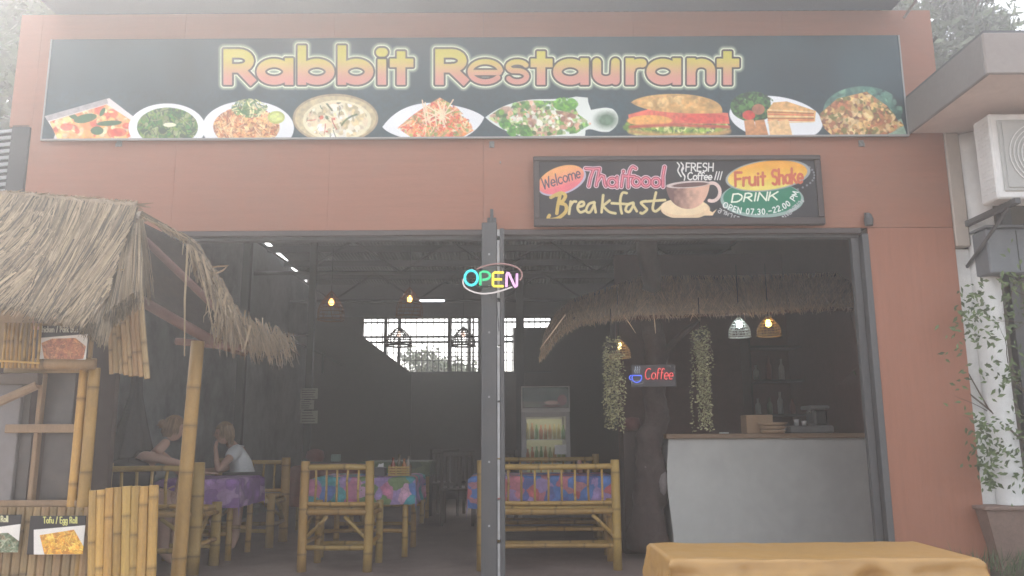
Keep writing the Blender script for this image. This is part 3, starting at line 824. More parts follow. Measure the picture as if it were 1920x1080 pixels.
# 1 square plate, curry with basil
plate = [(84, 218), (205, 184), (282, 243), (245, 262), (100, 262), (104, 250)]
cv.poly(plate, lin(225, 218, 215)); inn = [(93, 228), (200, 196), (268, 240), (235, 262), (108, 262)]
cv.poly([(84, 218), (200, 185), (203, 194), (90, 227)], lin(170, 165, 165))
M = cv.full(cv.poly_mask(inn)); cv.poly(inn, lin(235, 175, 110)); cv.food(M, K((240, 150, 90), (245, 200, 130), (240, 225, 180), (215, 80, 50), (235, 170, 90)), 90, 11, f)
for e in ((160, 222, 22, 8, 12), (192, 210, 9, 4, 60), (205, 231, 24, 5, 4), (182, 245, 12, 8, 0), (137, 218, 10, 5, -30)): cv.ell(*e[:4], lin(45, 95, 45), rot=e[4], clip=M)
for e in ((125, 238, 12, 7), (222, 248, 16, 8), (238, 236, 9, 6)): cv.ell(*e, lin(215, 70, 50), clip=M, a=.8)
# 2 greens
cv.ell(313, 240, 72, 46, WHT); M = cv.full(cv.ell_mask(314, 238, 57, 36)); cv.ell(314, 238, 57, 36, lin(120, 125, 60)); cv.food(M, K((40, 95, 40), (60, 130, 50), (25, 60, 30), (110, 140, 60), (150, 160, 110)), 160, 10, f, .5); cv.ell(318, 234, 12, 4, lin(235, 235, 200))
# 3 noodles
cv.ell(465, 240, 86, 51, WHT); M = cv.full(cv.ell_mask(462, 238, 62, 38)); cv.ell(462, 236, 60, 34, lin(215, 160, 110)); cv.food(M, K((230, 170, 110), (200, 120, 70), (245, 210, 160), (170, 95, 55), (235, 190, 120)), 240, 10, f, .7)
M2 = cv.full(cv.ell_mask(468, 203, 34, 18)); cv.food(M2, K((60, 110, 50), (230, 225, 170), (110, 150, 70)), 40, 9, f, .8); cv.ell(518, 220, 16, 12, lin(185, 195, 95)); cv.ell(518, 220, 12, 8, lin(210, 220, 130))
# 4 soup bowl
cv.ell(629, 222, 80, 46, lin(170, 150, 115)); cv.ell(629, 222, 76, 42, lin(200, 185, 145)); cv.ell(632, 226, 64, 38, lin(235, 225, 190)); M = cv.full(cv.ell_mask(632, 226, 58, 34)); cv.food(M, K((245, 235, 210), (235, 215, 180), (220, 200, 150), (250, 245, 230), (180, 165, 120)), 70, 11, f); cv.food(M, K((60, 100, 40), (45, 60, 40), (200, 80, 50)), 12, 6, f, .6)
# 5 papaya salad on a leaf shaped plate
pl5 = bez((717, 238), (740, 205), (775, 192), (812, 193)) + bez((812, 193), (860, 196), (895, 208), (908, 220)) + bez((908, 220), (900, 240), (880, 255), (860, 262)) + [(770, 262)] + bez((770, 262), (740, 255), (722, 246), (717, 238))
cv.poly(pl5, WHT); M = cv.full(cv.poly_mask([(745, 240), (775, 215), (805, 195), (825, 183), (855, 200), (880, 225), (888, 245), (862, 260), (775, 260)]))
cv.food(M, K((235, 140, 80), (240, 180, 120), (215, 80, 60), (245, 205, 160), (150, 160, 80), (235, 110, 80)), 200, 10, f, .6)
for k in range(16): a = f.uniform(-.7, .7); cv.stroke([(822 + f.uniform(-30, 30), 225 + f.uniform(-10, 15)), (822 + 50 * a, 185 + f.uniform(0, 25))], 1.1, lin(250, 220, 185))
# 6 fish shaped plate
fp = bez((910, 220), (935, 200), (970, 185), (1020, 186)) + [(1060, 185), (1080, 181), (1102, 183), (1103, 192), (1108, 206)] + bez((1108, 206), (1125, 203), (1135, 200), (1148, 204)) + bez((1148, 204), (1164, 214), (1164, 236), (1142, 247)) + bez((1142, 247), (1118, 250), (1112, 238), (1098, 244)) + [(1096, 262), (1000, 262)] + bez((1000, 262), (950, 250), (925, 235), (910, 220))
cv.poly(fp, lin(225, 232, 225)); cv.ell(1137, 225, 20, 15, lin(95, 125, 100), soft=6)
M = cv.full(cv.poly_mask([(913, 220), (950, 195), (990, 188), (1055, 190), (1075, 196), (1085, 215), (1110, 232), (1080, 250), (1010, 256), (960, 250)]))
cv.food(M, K((90, 150, 60), (130, 180, 80), (60, 110, 45), (190, 205, 140), (215, 170, 140)), 150, 11, f)
M2 = cv.full(cv.ell_mask(1020, 226, 70, 20)); cv.food(M2, K((215, 160, 130), (235, 220, 190), (150, 100, 80), (240, 240, 225), (130, 170, 80)), 60, 8, f)
M2 = cv.full(cv.ell_mask(1060, 195, 24, 13)); cv.food(M2, K((120, 190, 60), (90, 160, 50)), 30, 7, f); M2 = cv.full(cv.poly_mask([(925, 225), (990, 235), (1005, 258), (960, 258)])); cv.food(M2, K((90, 160, 55), (60, 120, 40)), 30, 8, f)
# 7 baguette sandwich
M = cv.full(cv.ell_mask(1268, 238, 100, 24)); cv.food(M, K((110, 150, 50), (150, 180, 70), (70, 110, 40), (215, 215, 140)), 170, 9, f)
cv.poly([(1178, 215), (1225, 202), (1365, 212), (1368, 232), (1180, 232)], lin(225, 110, 85)); cv.ell(1218, 226, 42, 10, lin(235, 170, 90)); cv.ell(1320, 222, 46, 9, lin(220, 85, 70)); cv.stroke([(1182, 238), (1260, 234), (1366, 238)], 3, lin(190, 80, 60), soft=2)
cv.poly(bez((1183, 192), (1200, 176), (1270, 172), (1310, 180)) + bez((1310, 180), (1350, 188), (1356, 200), (1354, 212)) + bez((1354, 212), (1300, 214), (1210, 214), (1183, 192)), lambda X, Y: (lin(205, 160, 95)[None, None] * (.75 + .6 * vnoise(X, Y, 14, 4)[..., None])))
M = cv.full(cv.ell_mask(1268, 192, 70, 12)); cv.food(M, K((225, 190, 120), (190, 140, 80), (235, 205, 140)), 24, 9, f, a=.4)
cv.stroke([(1182, 246), (1240, 254), (1330, 254), (1366, 246)], 4, lin(190, 150, 90), soft=3)
# 8 club sandwich
cv.ell(1455, 222, 88, 41, WHT, rot=-8); M = cv.full(cv.ell_mask(1412, 200, 42, 28)); cv.food(M, K((35, 75, 35), (55, 100, 45), (25, 50, 25), (80, 130, 60)), 160, 8, f)
cv.ell(1404, 216, 12, 9, lin(200, 60, 45)); cv.ell(1422, 205, 12, 10, lin(170, 110, 80)); cv.poly([(1438, 208), (1450, 192), (1475, 190), (1530, 208), (1528, 228), (1440, 226)], lin(225, 175, 110))
for k in range(7): cv.stroke([(1440, 206 + 4 * k), (1525, 210 + 3 * k)], 1.2, K((240, 205, 150), (180, 110, 60), (220, 120, 80))[k % 3])
for x in (1395, 1415, 1440, 1460): cv.poly([(x, 226), (x + 18, 224), (x + 26, 254), (x + 4, 256)], K((235, 195, 140), (200, 140, 90))[x // 5 % 2])
# 9 stir fried clams
M = cv.full(cv.ell_mask(1618, 208, 74, 46)); cv.food(M, K((90, 140, 120), (70, 110, 100), (120, 165, 140)), 80, 14, f, a=.6)
cv.poly([(1650, 240), (1690, 222), (1700, 252), (1640, 256)], lin(150, 180, 160)); M = cv.full(cv.poly_mask([(1535, 215), (1570, 185), (1625, 172), (1665, 200), (1695, 235), (1660, 255), (1565, 258), (1545, 240)]))
cv.poly([(1535, 215), (1570, 185), (1625, 172), (1665, 200), (1690, 235), (1660, 255), (1565, 258)], lin(110, 70, 45)); cv.food(M, K((225, 190, 120), (200, 150, 95), (235, 205, 150), (140, 85, 55), (190, 120, 80), (120, 120, 60)), 170, 10, f)
m_ = np.clip((cv.PY - 166) / 6, 0, 1)[..., None]
m_ = m_ * np.clip((.62 - cv.C.min(2, keepdims=True)) / .25, 0, 1)
cv.C *= 1 + m_ * (.34 * (vnoise(cv.PX, cv.PY, 4.2, 11) - .5) + .22 * (vnoise(cv.PX, cv.PY, 9, 12) - .5))[..., None]
# the name: gold to pink, dark rim, pale glow
def Lr(x0, x1): return x0 + 9, x1 - 9
L = []
def st_(*l): L.extend([list(q) for q in l])
B, T, XH = 151, 100, 118
def cap_R(a, b):
    x0, x1 = a + 9, b - 9
    st_([(x0, B), (x0, T)], [(x0, T), (x1 - 24, T)] + arc(x1 - 24, T + 14, 20, 14, 90, -90, 10) + [(x0 + 8, T + 28)], [(x0 + 24, T + 30), (x1 - 2, B - 1)])
def bowl(x0, x1): return arc((x0 + x1) / 2, (XH + B) / 2, (x1 - x0) / 2, (B - XH) / 2, 0, 360, 26)
def lo_a(a, b): st_(bowl(a + 9, b - 12), [(b - 9, XH - 1), (b - 9, B)])
def lo_b(a, b, top=93): st_(bowl(a + 12, b - 9), [(a + 9, top), (a + 9, B)])
def lo_t(a, b): c = (a + b) / 2 - 1; st_([(c, 104), (c, B)], [(a + 8, 118), (b - 8, 118)])
cap_R(418, 481); lo_a(480, 551); lo_b(557, 628); lo_b(632, 701); c = 716; st_([(c, 119), (c, B)], [(c, 98), (c + .5, 98)]); lo_t(731, 775)
cap_R(815, 880); THIN = [[(884, 136), (936, 136)], arc(910, (XH + B) / 2, 28.5, 19, 8, 325, 24), arc(970, 125, 17, 9, 20, 235, 10) + arc(970, 143, 17.5, 10.5, 75, -155, 12)]; lo_t(995, 1036); lo_a(1036, 1105)
st_([(1119, XH - 1), (1119, 138)] + arc(1136, 138, 17, 13, 180, 360, 10) + [(1154, XH - 1), (1154, B)]); st_([(1181, XH - 1), (1181, B)], [(1181, 130)] + arc(1200, 130, 17, 12, 180, 75, 8)); lo_a(1211, 1278)
st_([(1296, XH - 1), (1296, B)], [(1296, 132)] + arc(1315, 132, 18, 14, 180, 0, 10) + [(1333, B)]); lo_t(1344, 1386)
xs_ = [p[0] for l in L for p in l]
sl = cv.sl(405, 80, 1400, 172, 10)
BARS = [l for l in L if len(l) == 2 and math.hypot(l[1][0] - l[0][0], l[1][1] - l[0][1]) > 3]; DOTS = [l for l in L if len(l) == 2 and l not in BARS]; CUR = [l for l in L if len(l) > 2]
D = np.minimum(np.minimum(cv.sd_bars(BARS, sl, 8.8), cv.sd_lines(CUR, sl)), cv.sd_lines(THIN, sl) + 3.2)
D = np.minimum(D, cv.sd_lines([[(713, 98), (719, 98)]], sl))
i_d = cv.ell_mask(716, 98, 12, 9)
gl = np.clip((19.5 - D) / 5.5, 0, 1) ** 1.3
cv.blend(sl, gl * .62, lin(205, 222, 190)); cv.blend(sl, np.clip((14.2 - D) / 1.2, 0, 1), lin(235, 240, 215))
cv.blend(sl, np.clip((12.2 - D) / 1.0, 0, 1), lin(50, 40, 35))
tt = np.clip((cv.PY[sl] - 100) / 52, 0, 1)[..., None]; tt = tt * tt * (3 - 2 * tt)
cv.blend(sl, np.clip((8.6 - D) / 1.0, 0, 1), (lin(215, 205, 85) * (1 - tt) + lin(215, 150, 135) * tt))
m_print = art_mat('printed_vinyl', 0.42, grain=.06, scale=3)
cv.build('printed_face', m_print, sg)
w = MB(); w.box(s0.x, s1.x, YS + .006, -.002, BZ0 + .005, BZ1 - .005, .5); w.build('backing_frame', m_darkmetal, sg)
w = MB(); w.box(s0.x - .012, s0.x - .001, YS - .004, YS + .02, BZ0, BZ1); w.box(s0.x - .012, s1.x + .012, YS - .004, YS + .02, BZ0 - .014, BZ0 - .001); w.box(s1.x + .001, s1.x + .012, YS - .004, YS + .02, BZ0, BZ1); w.build('trim', mat('aluminium_trim', (.35, .34, .33), .4, .1, 8), sg)

# ---- the chalk board sign
YC = -.06
q0 = at(1001, 425, YC); q1 = at(1547, 421, YC); q2 = at(1270, 294, YC)
cb = empty('chalkboard_sign', ((q0.x + q1.x) / 2, YC, q0.z), 'black hand painted menu board with coffee cup, welcome and breakfast lettering over the right opening', 'sign')
CX0, CX1, CZ0, CZ1 = q0.x + .045, q1.x - .045, (q0.z + q1.z) / 2 + .055, q2.z - .03
cb_ = Canvas(CX0, CX1, CZ0, CZ1, YC, 760, 170, np.array([.026, .025, .028]))
cb_.C *= (.75 + .5 * vnoise(cb_.PX, cb_.PY, 30, 8)[..., None])
u = cb_; rr_ = random.Random(9)
def wob(lines, a=.5): return [[(x + rr_.uniform(-a, a), y + rr_.uniform(-a, a)) for x, y in l] for l in lines]
# welcome oval
u.ell(1054, 340, 47, 24, lin(190, 180, 200), rot=20); u.ell(1052, 337, 45, 24.5, lambda X, Y: lin(240, 170, 110) * np.clip((352 - Y + (X - 1052) * -.3) / 30, 0, 1)[..., None] + lin(235, 120, 130) * (1 - np.clip((352 - Y + (X - 1052) * -.3) / 30, 0, 1)[..., None]), rot=20)
u.stroke(wob(text_lines('Welcome', 1019, 355, 20, .12, .78, .12, rot=18), .3), 1.15, lin(70, 70, 90))
# Thaifood : outlined pink letters
Tl = []
Tl += [[(1098, 316), (1112, 317), (1124, 316)], [(1113, 317), (1107, 334), (1104, 349)]]
Tl += [[(1124, 317), (1121, 332), (1118, 348)], [(1120, 340), (1127, 329), (1132, 331), (1134, 345), (1136, 349)]]
Tl += [arc(1148, 342, 8, 8, 20, 340, 14), [(1157, 332), (1157, 351)]]
Tl += [[(1168, 328), (1165, 350)], [(1169, 321), (1169, 322)]]
Tl += [spline([(1192, 316), (1186, 313), (1181, 320), (1178, 335), (1178, 351)]), [(1171, 330), (1190, 331)]]
Tl += [arc(1193, 341, 7.5, 8, 0, 360, 14), arc(1211, 341, 7.5, 8, 0, 360, 14), arc(1230, 342, 7.5, 8, 0, 360, 14), [(1246, 313), (1243, 330), (1243, 350)]]
u.stroke(Tl, 4.6, lin(235, 205, 215)); u.stroke(Tl, 3.3, lin(160, 70, 85)); u.stroke(Tl, 1.3, lin(225, 130, 145))
# Breakfast
Bl = [spline([(1044, 366), (1050, 364), (1046, 385), (1044, 400)]), spline([(1033, 370), (1050, 362), (1060, 366), (1056, 376), (1047, 381)]), spline([(1047, 381), (1060, 384), (1061, 396), (1048, 408), (1033, 412), (1028, 409), (1030, 404)])]
Bl += [[(1070, 378), (1067, 401)], spline([(1068, 389), (1074, 379), (1080, 378)])]
Bl += [spline([(1084, 388), (1094, 385), (1094, 379), (1087, 380), (1083, 390), (1088, 398), (1097, 395)])]
Bl += [spline([(1114, 379), (1104, 383), (1099, 395), (1106, 398), (1113, 386), (1115, 380)]), [(1114, 382), (1117, 398)]]
Bl += [[(1131, 366), (1128, 398)], [(1143, 376), (1129, 387)], spline([(1131, 387), (1142, 397), (1154, 400)])]
Bl += [spline([(1175, 362), (1167, 362), (1163, 375), (1164, 392), (1166, 400)]), [(1147, 381), (1180, 383)]]
Bl += [spline([(1187, 380), (1177, 384), (1173, 394), (1180, 397), (1187, 386), (1188, 381)]), [(1187, 384), (1194, 396)]]
Bl += [spline([(1211, 377), (1202, 380), (1209, 388), (1213, 393), (1205, 400), (1201, 399)])]
Bl += [spline([(1230, 361), (1226, 378), (1224, 392), (1230, 396), (1240, 388)]), [(1207, 378), (1247, 375)]]
u.stroke(Bl[:3], 3.2, lin(205, 175, 95)); u.stroke(Bl[3:], 2.4, lin(215, 200, 145))
# cup and saucer
u.ell(1285, 392, 46, 19, lin(230, 200, 160), rot=0); u.ell(1283, 388, 44, 16, lin(240, 215, 175)); u.poly([(1318, 392), (1326, 398), (1329, 394), (1336, 398), (1344, 392), (1336, 404), (1320, 404)], lin(235, 205, 165))
u.stroke([arc(1335, 360, 15, 17, 150, -110, 16)], 3.2, lin(225, 200, 190))
cup = [(1249, 352)] + bez((1249, 352), (1253, 380), (1272, 392), (1292, 392)) + bez((1292, 392), (1315, 390), (1328, 372), (1331, 345)) + bez((1331, 345), (1300, 338), (1270, 344), (1249, 352))
u.poly(cup, lambda X, Y: lin(120, 90, 85) + (lin(225, 180, 155) - lin(120, 90, 85)) * np.clip((X - 1262) / 50 + .1 * (vnoise(X, Y, 6, 3) - .5) * 4, 0, 1)[..., None])
u.ell(1290, 346, 41, 6.5, lin(210, 195, 190), rot=4); u.ell(1294, 346.5, 34, 4.2, lin(110, 80, 75), rot=4)
# steam, FRESH Coffee
for dx in (0, 7): u.stroke([spline([(1270 + dx, 305), (1274 + dx, 311), (1271 + dx, 320), (1277 + dx, 331)])], 1.2, lin(230, 230, 225))
u.stroke([spline([(1282, 315), (1279, 322), (1284, 330), (1283, 338)])], 1.1, lin(230, 230, 225))
u.stroke(wob(text_lines('FRESH', 1286, 321, 15, .2, .95, .05, rot=0), .3), 1.1, lin(230, 230, 225)); u.stroke(wob(text_lines('Coffee', 1289, 337, 13.5, .1, .95, .08), .3), 1.1, lin(230, 230, 225))
for dx in (0, 5, 10): u.stroke([(1344 + dx, 322), (1340 + dx, 337)], 1.0, lin(225, 225, 220))
# drink oval, then fruit shake over it
u.ell(1429, 374, 78, 34, lin(150, 175, 168)); u.ell(1429, 371, 73, 31, lin(35, 125, 95))
Dl = wob(text_lines('DRINK', 1372, 379, 15, .30, 1.7, .25, rot=3), .4); u.stroke(Dl, 1.4, lin(235, 245, 225))
def along(t, t0=0):
    a = R_(203 + 1.0 * 0) ; an = R_(199) + t * 14.2 / 70.0 * 1.0
    x = 1429 + 67 * math.cos(an); y = 375 - 26 * math.sin(an)
    tx, ty = -67 * math.sin(an), 26 * math.cos(an) ; return x, y, math.atan2(ty, tx)
W_ = 'OPEN 07.30.-22.00 PM'; tw = text_width(W_, .22)
def along2(t):
    u0 = t / tw; an = R_(206) + R_(142) * u0
    x = 1427 + 69 * math.cos(an); y = 369 - 26 * math.sin(an); return x, y, math.atan2(26 * math.cos(an), -69 * math.sin(an))
CRV = spline([(1352, 386), (1366, 393), (1385, 399), (1415, 402), (1445, 400), (1470, 392), (1486, 381), (1494, 370), (1497, 358)], 10)
SL = [0.0]
for a_, b_ in zip(CRV[:-1], CRV[1:]): SL.append(SL[-1] + math.hypot(b_[0] - a_[0], b_[1] - a_[1]))
def along3(t):
    d = t / tw * (SL[-1] - 4) + 2; i = max(0, min(len(SL) - 2, int(np.searchsorted(SL, d)) - 1)); f_ = (d - SL[i]) / (SL[i + 1] - SL[i] + 1e-9)
    return CRV[i][0] + (CRV[i + 1][0] - CRV[i][0]) * f_, CRV[i][1] + (CRV[i + 1][1] - CRV[i][1]) * f_, math.atan2(-(CRV[i + 1][1] - CRV[i][1]), CRV[i + 1][0] - CRV[i][0])
u.stroke(text_lines(W_, 0, 0, 10, .22, along=along3), .95, lin(235, 240, 235))
u.ell(1440, 329, 80, 29, lin(160, 165, 165), rot=7); u.ell(1439, 329, 75, 27, lambda X, Y: lin(238, 170, 55) + (lin(235, 215, 110) - lin(238, 170, 55)) * np.clip((Y - 312) / 38, 0, 1)[..., None] + .05 * (vnoise(X, Y, 12, 6)[..., None] - .5), rot=7)
u.stroke(wob(text_lines('Fruit', 1379, 349, 25, .17, .88, .04, rot=3), .4), 2.5, lin(200, 105, 75)); u.stroke(wob(text_lines('Shake', 1448, 346, 27, .12, .66, .04, rot=4), .4), 2.5, lin(205, 105, 75))
for k in range(10):
    an = R_(-50 + 8.5 * k); u.ell(1440 + 87 * math.cos(an), 329 - 34 * math.sin(an), 2, 2, lin(140, 145, 150), a=.7)
# Thai words round the rim, as curls and stems
def thai(seq, x0, y0, dx, dy, h, ang):
    ca, sa = math.cos(R_(ang)), math.sin(R_(ang))
    gl_ = {'o': [arc(0, 0, .3, -.3, 0, 360, 8), [(.3, 0), (.3, -.6), (-.2, -.7)]], 'a': [[(-.2, -.55), (.1, -.75), (.3, -.5), (.3, .1)]], 'h': [arc(-.25, -.55, .13, -.13, 0, 360, 6), [(-.2, -.4), (-.2, .1), (.1, -.3)], [(.35, -.6), (.3, .1)]],
           'r': [arc(.1, 0, .12, -.12, 0, 360, 6), [(.1, -.2), (-.1, -.45), (.25, -.65)]], 'i': [[(-.1, -.9), (.2, -1.0)]], 'n': [arc(-.25, -.55, .13, -.13, 0, 360, 6), [(-.15, -.5), (-.15, .1), (.3, .0), (.3, -.7)]]}
    out = []
    for k, ch in enumerate(seq):
        cx, cy = x0 + dx * k, y0 + dy * k
        for l in gl_[ch]: out.append([(cx + (px * ca + py * sa) * h, cy + (-px * sa + py * ca) * h) for px, py in l])
    return out
u.stroke(thai('oahara', 1349, 397, 6.6, 2.9, 8.5, -24), .75, lin(190, 190, 190)); u.stroke(thai('nrohonar', 1472, 408, 4.8, -4.3, 8, 42), .75, lin(185, 185, 188))
cb_.build('painted_face', art_mat('chalk_paint', .7, grain=.08, scale=14), cb)
m_frame = mat('dark_brown_frame', (.055, .038, .034), .5, .25, 6, (.6, 4, 4), .15)
w = MB(); w.box(CX0 - .002, CX1 + .002, YC + .005, -.001, CZ0 - .002, CZ1 + .002); w.build('backing', m_darkmetal, cb)
for a in ((q0.x, q1.x, CZ0 - .055, CZ0 + .003), (q0.x, q1.x, CZ1 - .003, CZ1 + .035)): w = MB(); w.box(a[0], a[1], YC - .02, YC + .03, a[2], a[3], bev=.006); w.build('frame_rail', m_frame, cb)
for a in ((q0.x, q0.x + .047), (q1.x - .047, q1.x)): w = MB(); w.box(a[0] + .001, a[1], YC - .017, YC + .028, CZ0 + .004, CZ1 - .004, bev=.006); w.build('frame_rail', m_frame, cb)

# small wall hooks and fixings
for i, (px, py, lab) in enumerate(((221, 268, 'small steel hook under the banner near its left end'), (922, 270, 'small double hook under the middle of the banner'), (1617, 268, 'small pale hook under the right end of the banner'), (1627, 412, 'small dark lamp holder at the top corner of the right pillar'), (938, 302, 'small screw hook on the fascia between banner and centre post'))):
    q = at(px, py, -.03); w = MB()
    if i == 3: w.lathe([(.0, 0), (.03, .0), (.035, .05), (.022, .09), (.01, .1), (0, .1)], (q.x, -.045, q.z - .05), 12); w.box(q.x - .012, q.x + .012, -.02, -.001, q.z + .02, q.z + .06)
    elif i == 4: w.tube([(q.x, -.001, q.z), (q.x, -.02, q.z), (q.x, -.022, q.z - .015)], .005, 6)
    else:
        w.box(q.x - .02, q.x + .02, -.012, -.001, q.z - .02, q.z + .03, bev=.002)
        for s in (-.014, .014): w.tube([(q.x + s, -.012, q.z + .01), (q.x + s, -.03, q.z - .005), (q.x + s, -.028, q.z - .03)], .004, 6)
    o = w.build('wall_hook' if i != 3 else 'lamp_holder', m_screw if i != 3 else m_greymetal); tag(o, lab, 'hook' if i != 3 else 'lamp holder', 'small fixings on the front' if i != 3 else None)

# ---- neon OPEN sign on the post
def neon_mat(name, c, s): return mat(name, (.02, .02, .02), .3, 0, bump=0, emis=c, es=s * .21)
YN = -.16
ns_ = empty('neon_open_sign', at(922, 550, YN), 'oval neon sign with rainbow coloured OPEN letters hung on the grey centre post', 'neon sign')
def neon(lines, c, s, r=.0095, name='letter', par=None, Y=YN):
    w = MB()
    for l in lines: w.tube([at(x, y, Y) for x, y in l], r, 8)
    return w.build(name, neon_mat('neon_' + '_'.join('%d' % (q * 99) for q in c), c, s), par or ns_, smooth=True)
sc_ = 10.8
Z = lambda x, y: (840 + x / sc_, 470 + y / sc_)
neon([[Z(*p) for p in arc(470, 550, 130, 148, 90, 450, 30)]], (.05, .85, .95), 1.6)
neon([[Z(x, y) for x, y in [(655, 700), (655, 440), (700, 425), (740, 425)] + arc(740, 505, 110, 82, 88, -88, 12) + [(690, 592)]]], (.05, .85, .35), 1.3)
neon([[Z(*p) for p in ((1130, 445), (940, 440), (912, 465), (908, 700), (930, 718), (1125, 718))], [Z(915, 580), Z(1095, 580)]], (1.0, .75, .06), 1.8)
neon([[Z(*p) for p in ((1183, 735), (1188, 480), (1205, 445), (1228, 452), (1340, 700), (1365, 735), (1392, 715), (1397, 465))]], (.95, .5, .9), 1.6)
rim = [Z(905 + 600 * math.cos(a) , 570 - 300 * math.sin(a)) for a in [R_(x) for x in range(0, 360, 6)]]
neon([[Z(*p) for p in spline([(575, 378), (700, 325), (900, 275), (1100, 262), (1300, 300), (1430, 365), (1495, 450), (1490, 540), (1455, 605)])]], (.8, .42, .40), .55, .006, 'rim_tube')
neon([[Z(*p) for p in spline([(315, 575), (305, 660), (370, 760), (520, 835), (700, 870), (900, 855), (1100, 805), (1300, 735)])]], (.95, .86, .85), .95, .006, 'rim_tube')
w = MB(); c_ = at(923, 522, YN + .05)
w.tube([(c_.x - .1, YN + .02, c_.z - .07), (c_.x - .1, -.09, c_.z - .07)], .006, 6); w.tube([(c_.x + .08, YN + .02, c_.z + .09), (c_.x + .08, -.08, c_.z + .09)], .006, 6)
w.tube([(c_.x - .15, YN + .012, c_.z - .07), (c_.x + .15, YN + .012, c_.z - .07)], .005, 6); w.tube([(c_.x - .15, YN + .012, c_.z + .09), (c_.x + .17, YN + .012, c_.z + .09)], .005, 6)
w.tube([(c_.x - .02, -.1, c_.z - .1), (c_.x + .0, -.11, c_.z - .16), (c_.x + .03, -.1, c_.z - .13), (c_.x + .05, -.09, c_.z - .4)], .003, 5); w.build('mount', m_darkmetal, ns_)
# ---- Coffee sign on the tree trunk
YK = 1.45
cs = empty('coffee_neon_sign', at(1225, 722, YK), 'dark plate with red glowing Coffee lettering and blue cup fixed to the tree trunk', 'neon sign')
w = MB(); a = at(1183, 684, YK + .02); b = at(1268, 725, YK + .02); w.box(a.x, b.x, YK + .015, YK + .03, b.z, a.z, bev=.003); w.build('plate', mat('dark_plate', (.05, .04, .045), .4, .1, 5), cs)
neon(text_lines('Coffee', 1209, 711, 20, .09, .72, .1), (.85, .10, .10), 1.7, .0042, 'letter', cs, YK)
neon([arc(1194, 708, 9, 9, 160, 380, 12), [(1185, 704), (1203, 704)], arc(1184, 708, 4, 4, 90, 270, 8)], (.08, .15, .85), 1.9, .005, 'cup', cs, YK)
neon([[(1191 + k, 700), (1190 + k, 695), (1192 + k, 691), (1191 + k, 687)] for k in (0, 4, 8)], (.7, .8, .95), .8, .0025, 'steam', cs, YK)
neon([arc(1195, 717, 11, 3.4, 0, 360, 16)], (.6, .6, .58), .45, .003, 'saucer', cs, YK)
# ================================================================ THE THATCHED STALL AT THE LEFT
m_bam = mat('bamboo', (.46, .29, .078), .5, .22, 4, (6, 6, 1.2), .15, tint=True, dirt=(.26, .17, .06), dscale=5, damt=.5)
m_bamold = mat('aged_bamboo', (.33, .225, .11), .65, .25, 4, (6, 6, 1.2), .25, tint=True, dirt=(.2, .15, .09), dscale=5, damt=.5)
m_straw = mat('dry_reed_thatch', (.26, .195, .13), .8, .2, 6, bump=0, tint=True)
m_strawin = mat('darker_grass_thatch', (.40, .29, .17), .85, .2, 6, bump=0, tint=True)
m_rafter = mat('reddish_rafter', (.17, .085, .065), .75, .25, 4, (4, 4, 4), .2)
m_glass = mat('dusty_pane', (.085, .075, .07), .3, .3, 2, bump=.05, dirt=(.14, .11, .08), dscale=3, damt=.7)
m_oldwood = mat('faded_brown_wood', (.27, .18, .105), .75, .22, 4, (8, 8, 1), .3, dirt=(.17, .12, .09), damt=.5, dscale=4)
r = random.Random(31)

def reed(w, a, b, rad, t, sag=0.0):
    """one dry reed: a three sided straw"""
    a, b = Vector(a), Vector(b); m_ = (a + b) / 2 + Vector((r.uniform(-.01, .01), r.uniform(-.01, .01), -sag))
    d = (b - a)
    if d.length < 1e-4: return
    u = d.orthogonal().normalized(); v = d.cross(u).normalized()
    vs = []
    for p, q in ((a, 1), (m_, 1), (b, .45)):
        for k in range(3):
            an = 2 * PI * k / 3; vs.append(p + (u * math.cos(an) + v * math.sin(an)) * rad * q)
    w.add(vs, [(0, 1, 4, 3), (1, 2, 5, 4), (2, 0, 3, 5), (3, 4, 7, 6), (4, 5, 8, 7), (5, 3, 6, 8)], (t * r.uniform(.97, 1.03), t, t * r.uniform(.9, 1.0)))

HY = -2.1                                   # the stall's front plane
# corners of the front roof slope: ridge behind, eave in front
RY = -1.65
Rl = at(-160, 370, RY); Rm = at(60, 385, RY); Rr = at(258, 402, RY)
El = at(-260, 540, HY - .45); Em = at(60, 572, HY - .42); Er = at(190, 600, HY - .32)
roof = empty('thatched_stall_roof', (-3.2, HY, 1.7), 'sun bleached reed thatch roof sweeping down over the bamboo stall at far left', 'thatched roof')
w = MB()
def L3(a, b, t): return Vector(a).lerp(Vector(b), t)
def ridge(t): return L3(Rl, Rm, t * 2) if t < .5 else L3(Rm, Rr, t * 2 - 1)
def eave(t): return L3(El, Em, t * 2) if t < .5 else L3(Em, Er, t * 2 - 1)
for lay in range(5):
    for k in range(1500):
        t = r.uniform(0, 1.0); s0 = lay * .19 + r.uniform(-.05, .08); s0 = max(0.0, s0); s1 = min(1.06, s0 + r.uniform(.3, .55)) + (r.uniform(-.06, .06) if lay == 4 else 0)
        # reeds fan out: their feet lie further left than their heads
        sh_ = .30 + .1 * r.random()
        a = L3(ridge(t), eave(t), s0); b = L3(ridge(min(1, max(0, t))), eave(max(-.1, t - sh_ * (s1 - s0) - sh_ * .0 + r.uniform(-.025, .025))), s1)
        up = Vector((0, 0, .012 + .010 * (5 - lay)))
        reed(w, a + up + Vector((0, 0, r.uniform(-.01, .02))), b + up * .4 + Vector((0, -.005, r.uniform(-.02, .015))), r.uniform(.0018, .0042), r.choice((.35, .6, .85, 1.0, 1.2, 1.45, 1.6)) * r.uniform(.85, 1.1))
o = w.build('thatch', m_straw, roof); o['kind'] = 'stuff'
w = MB()
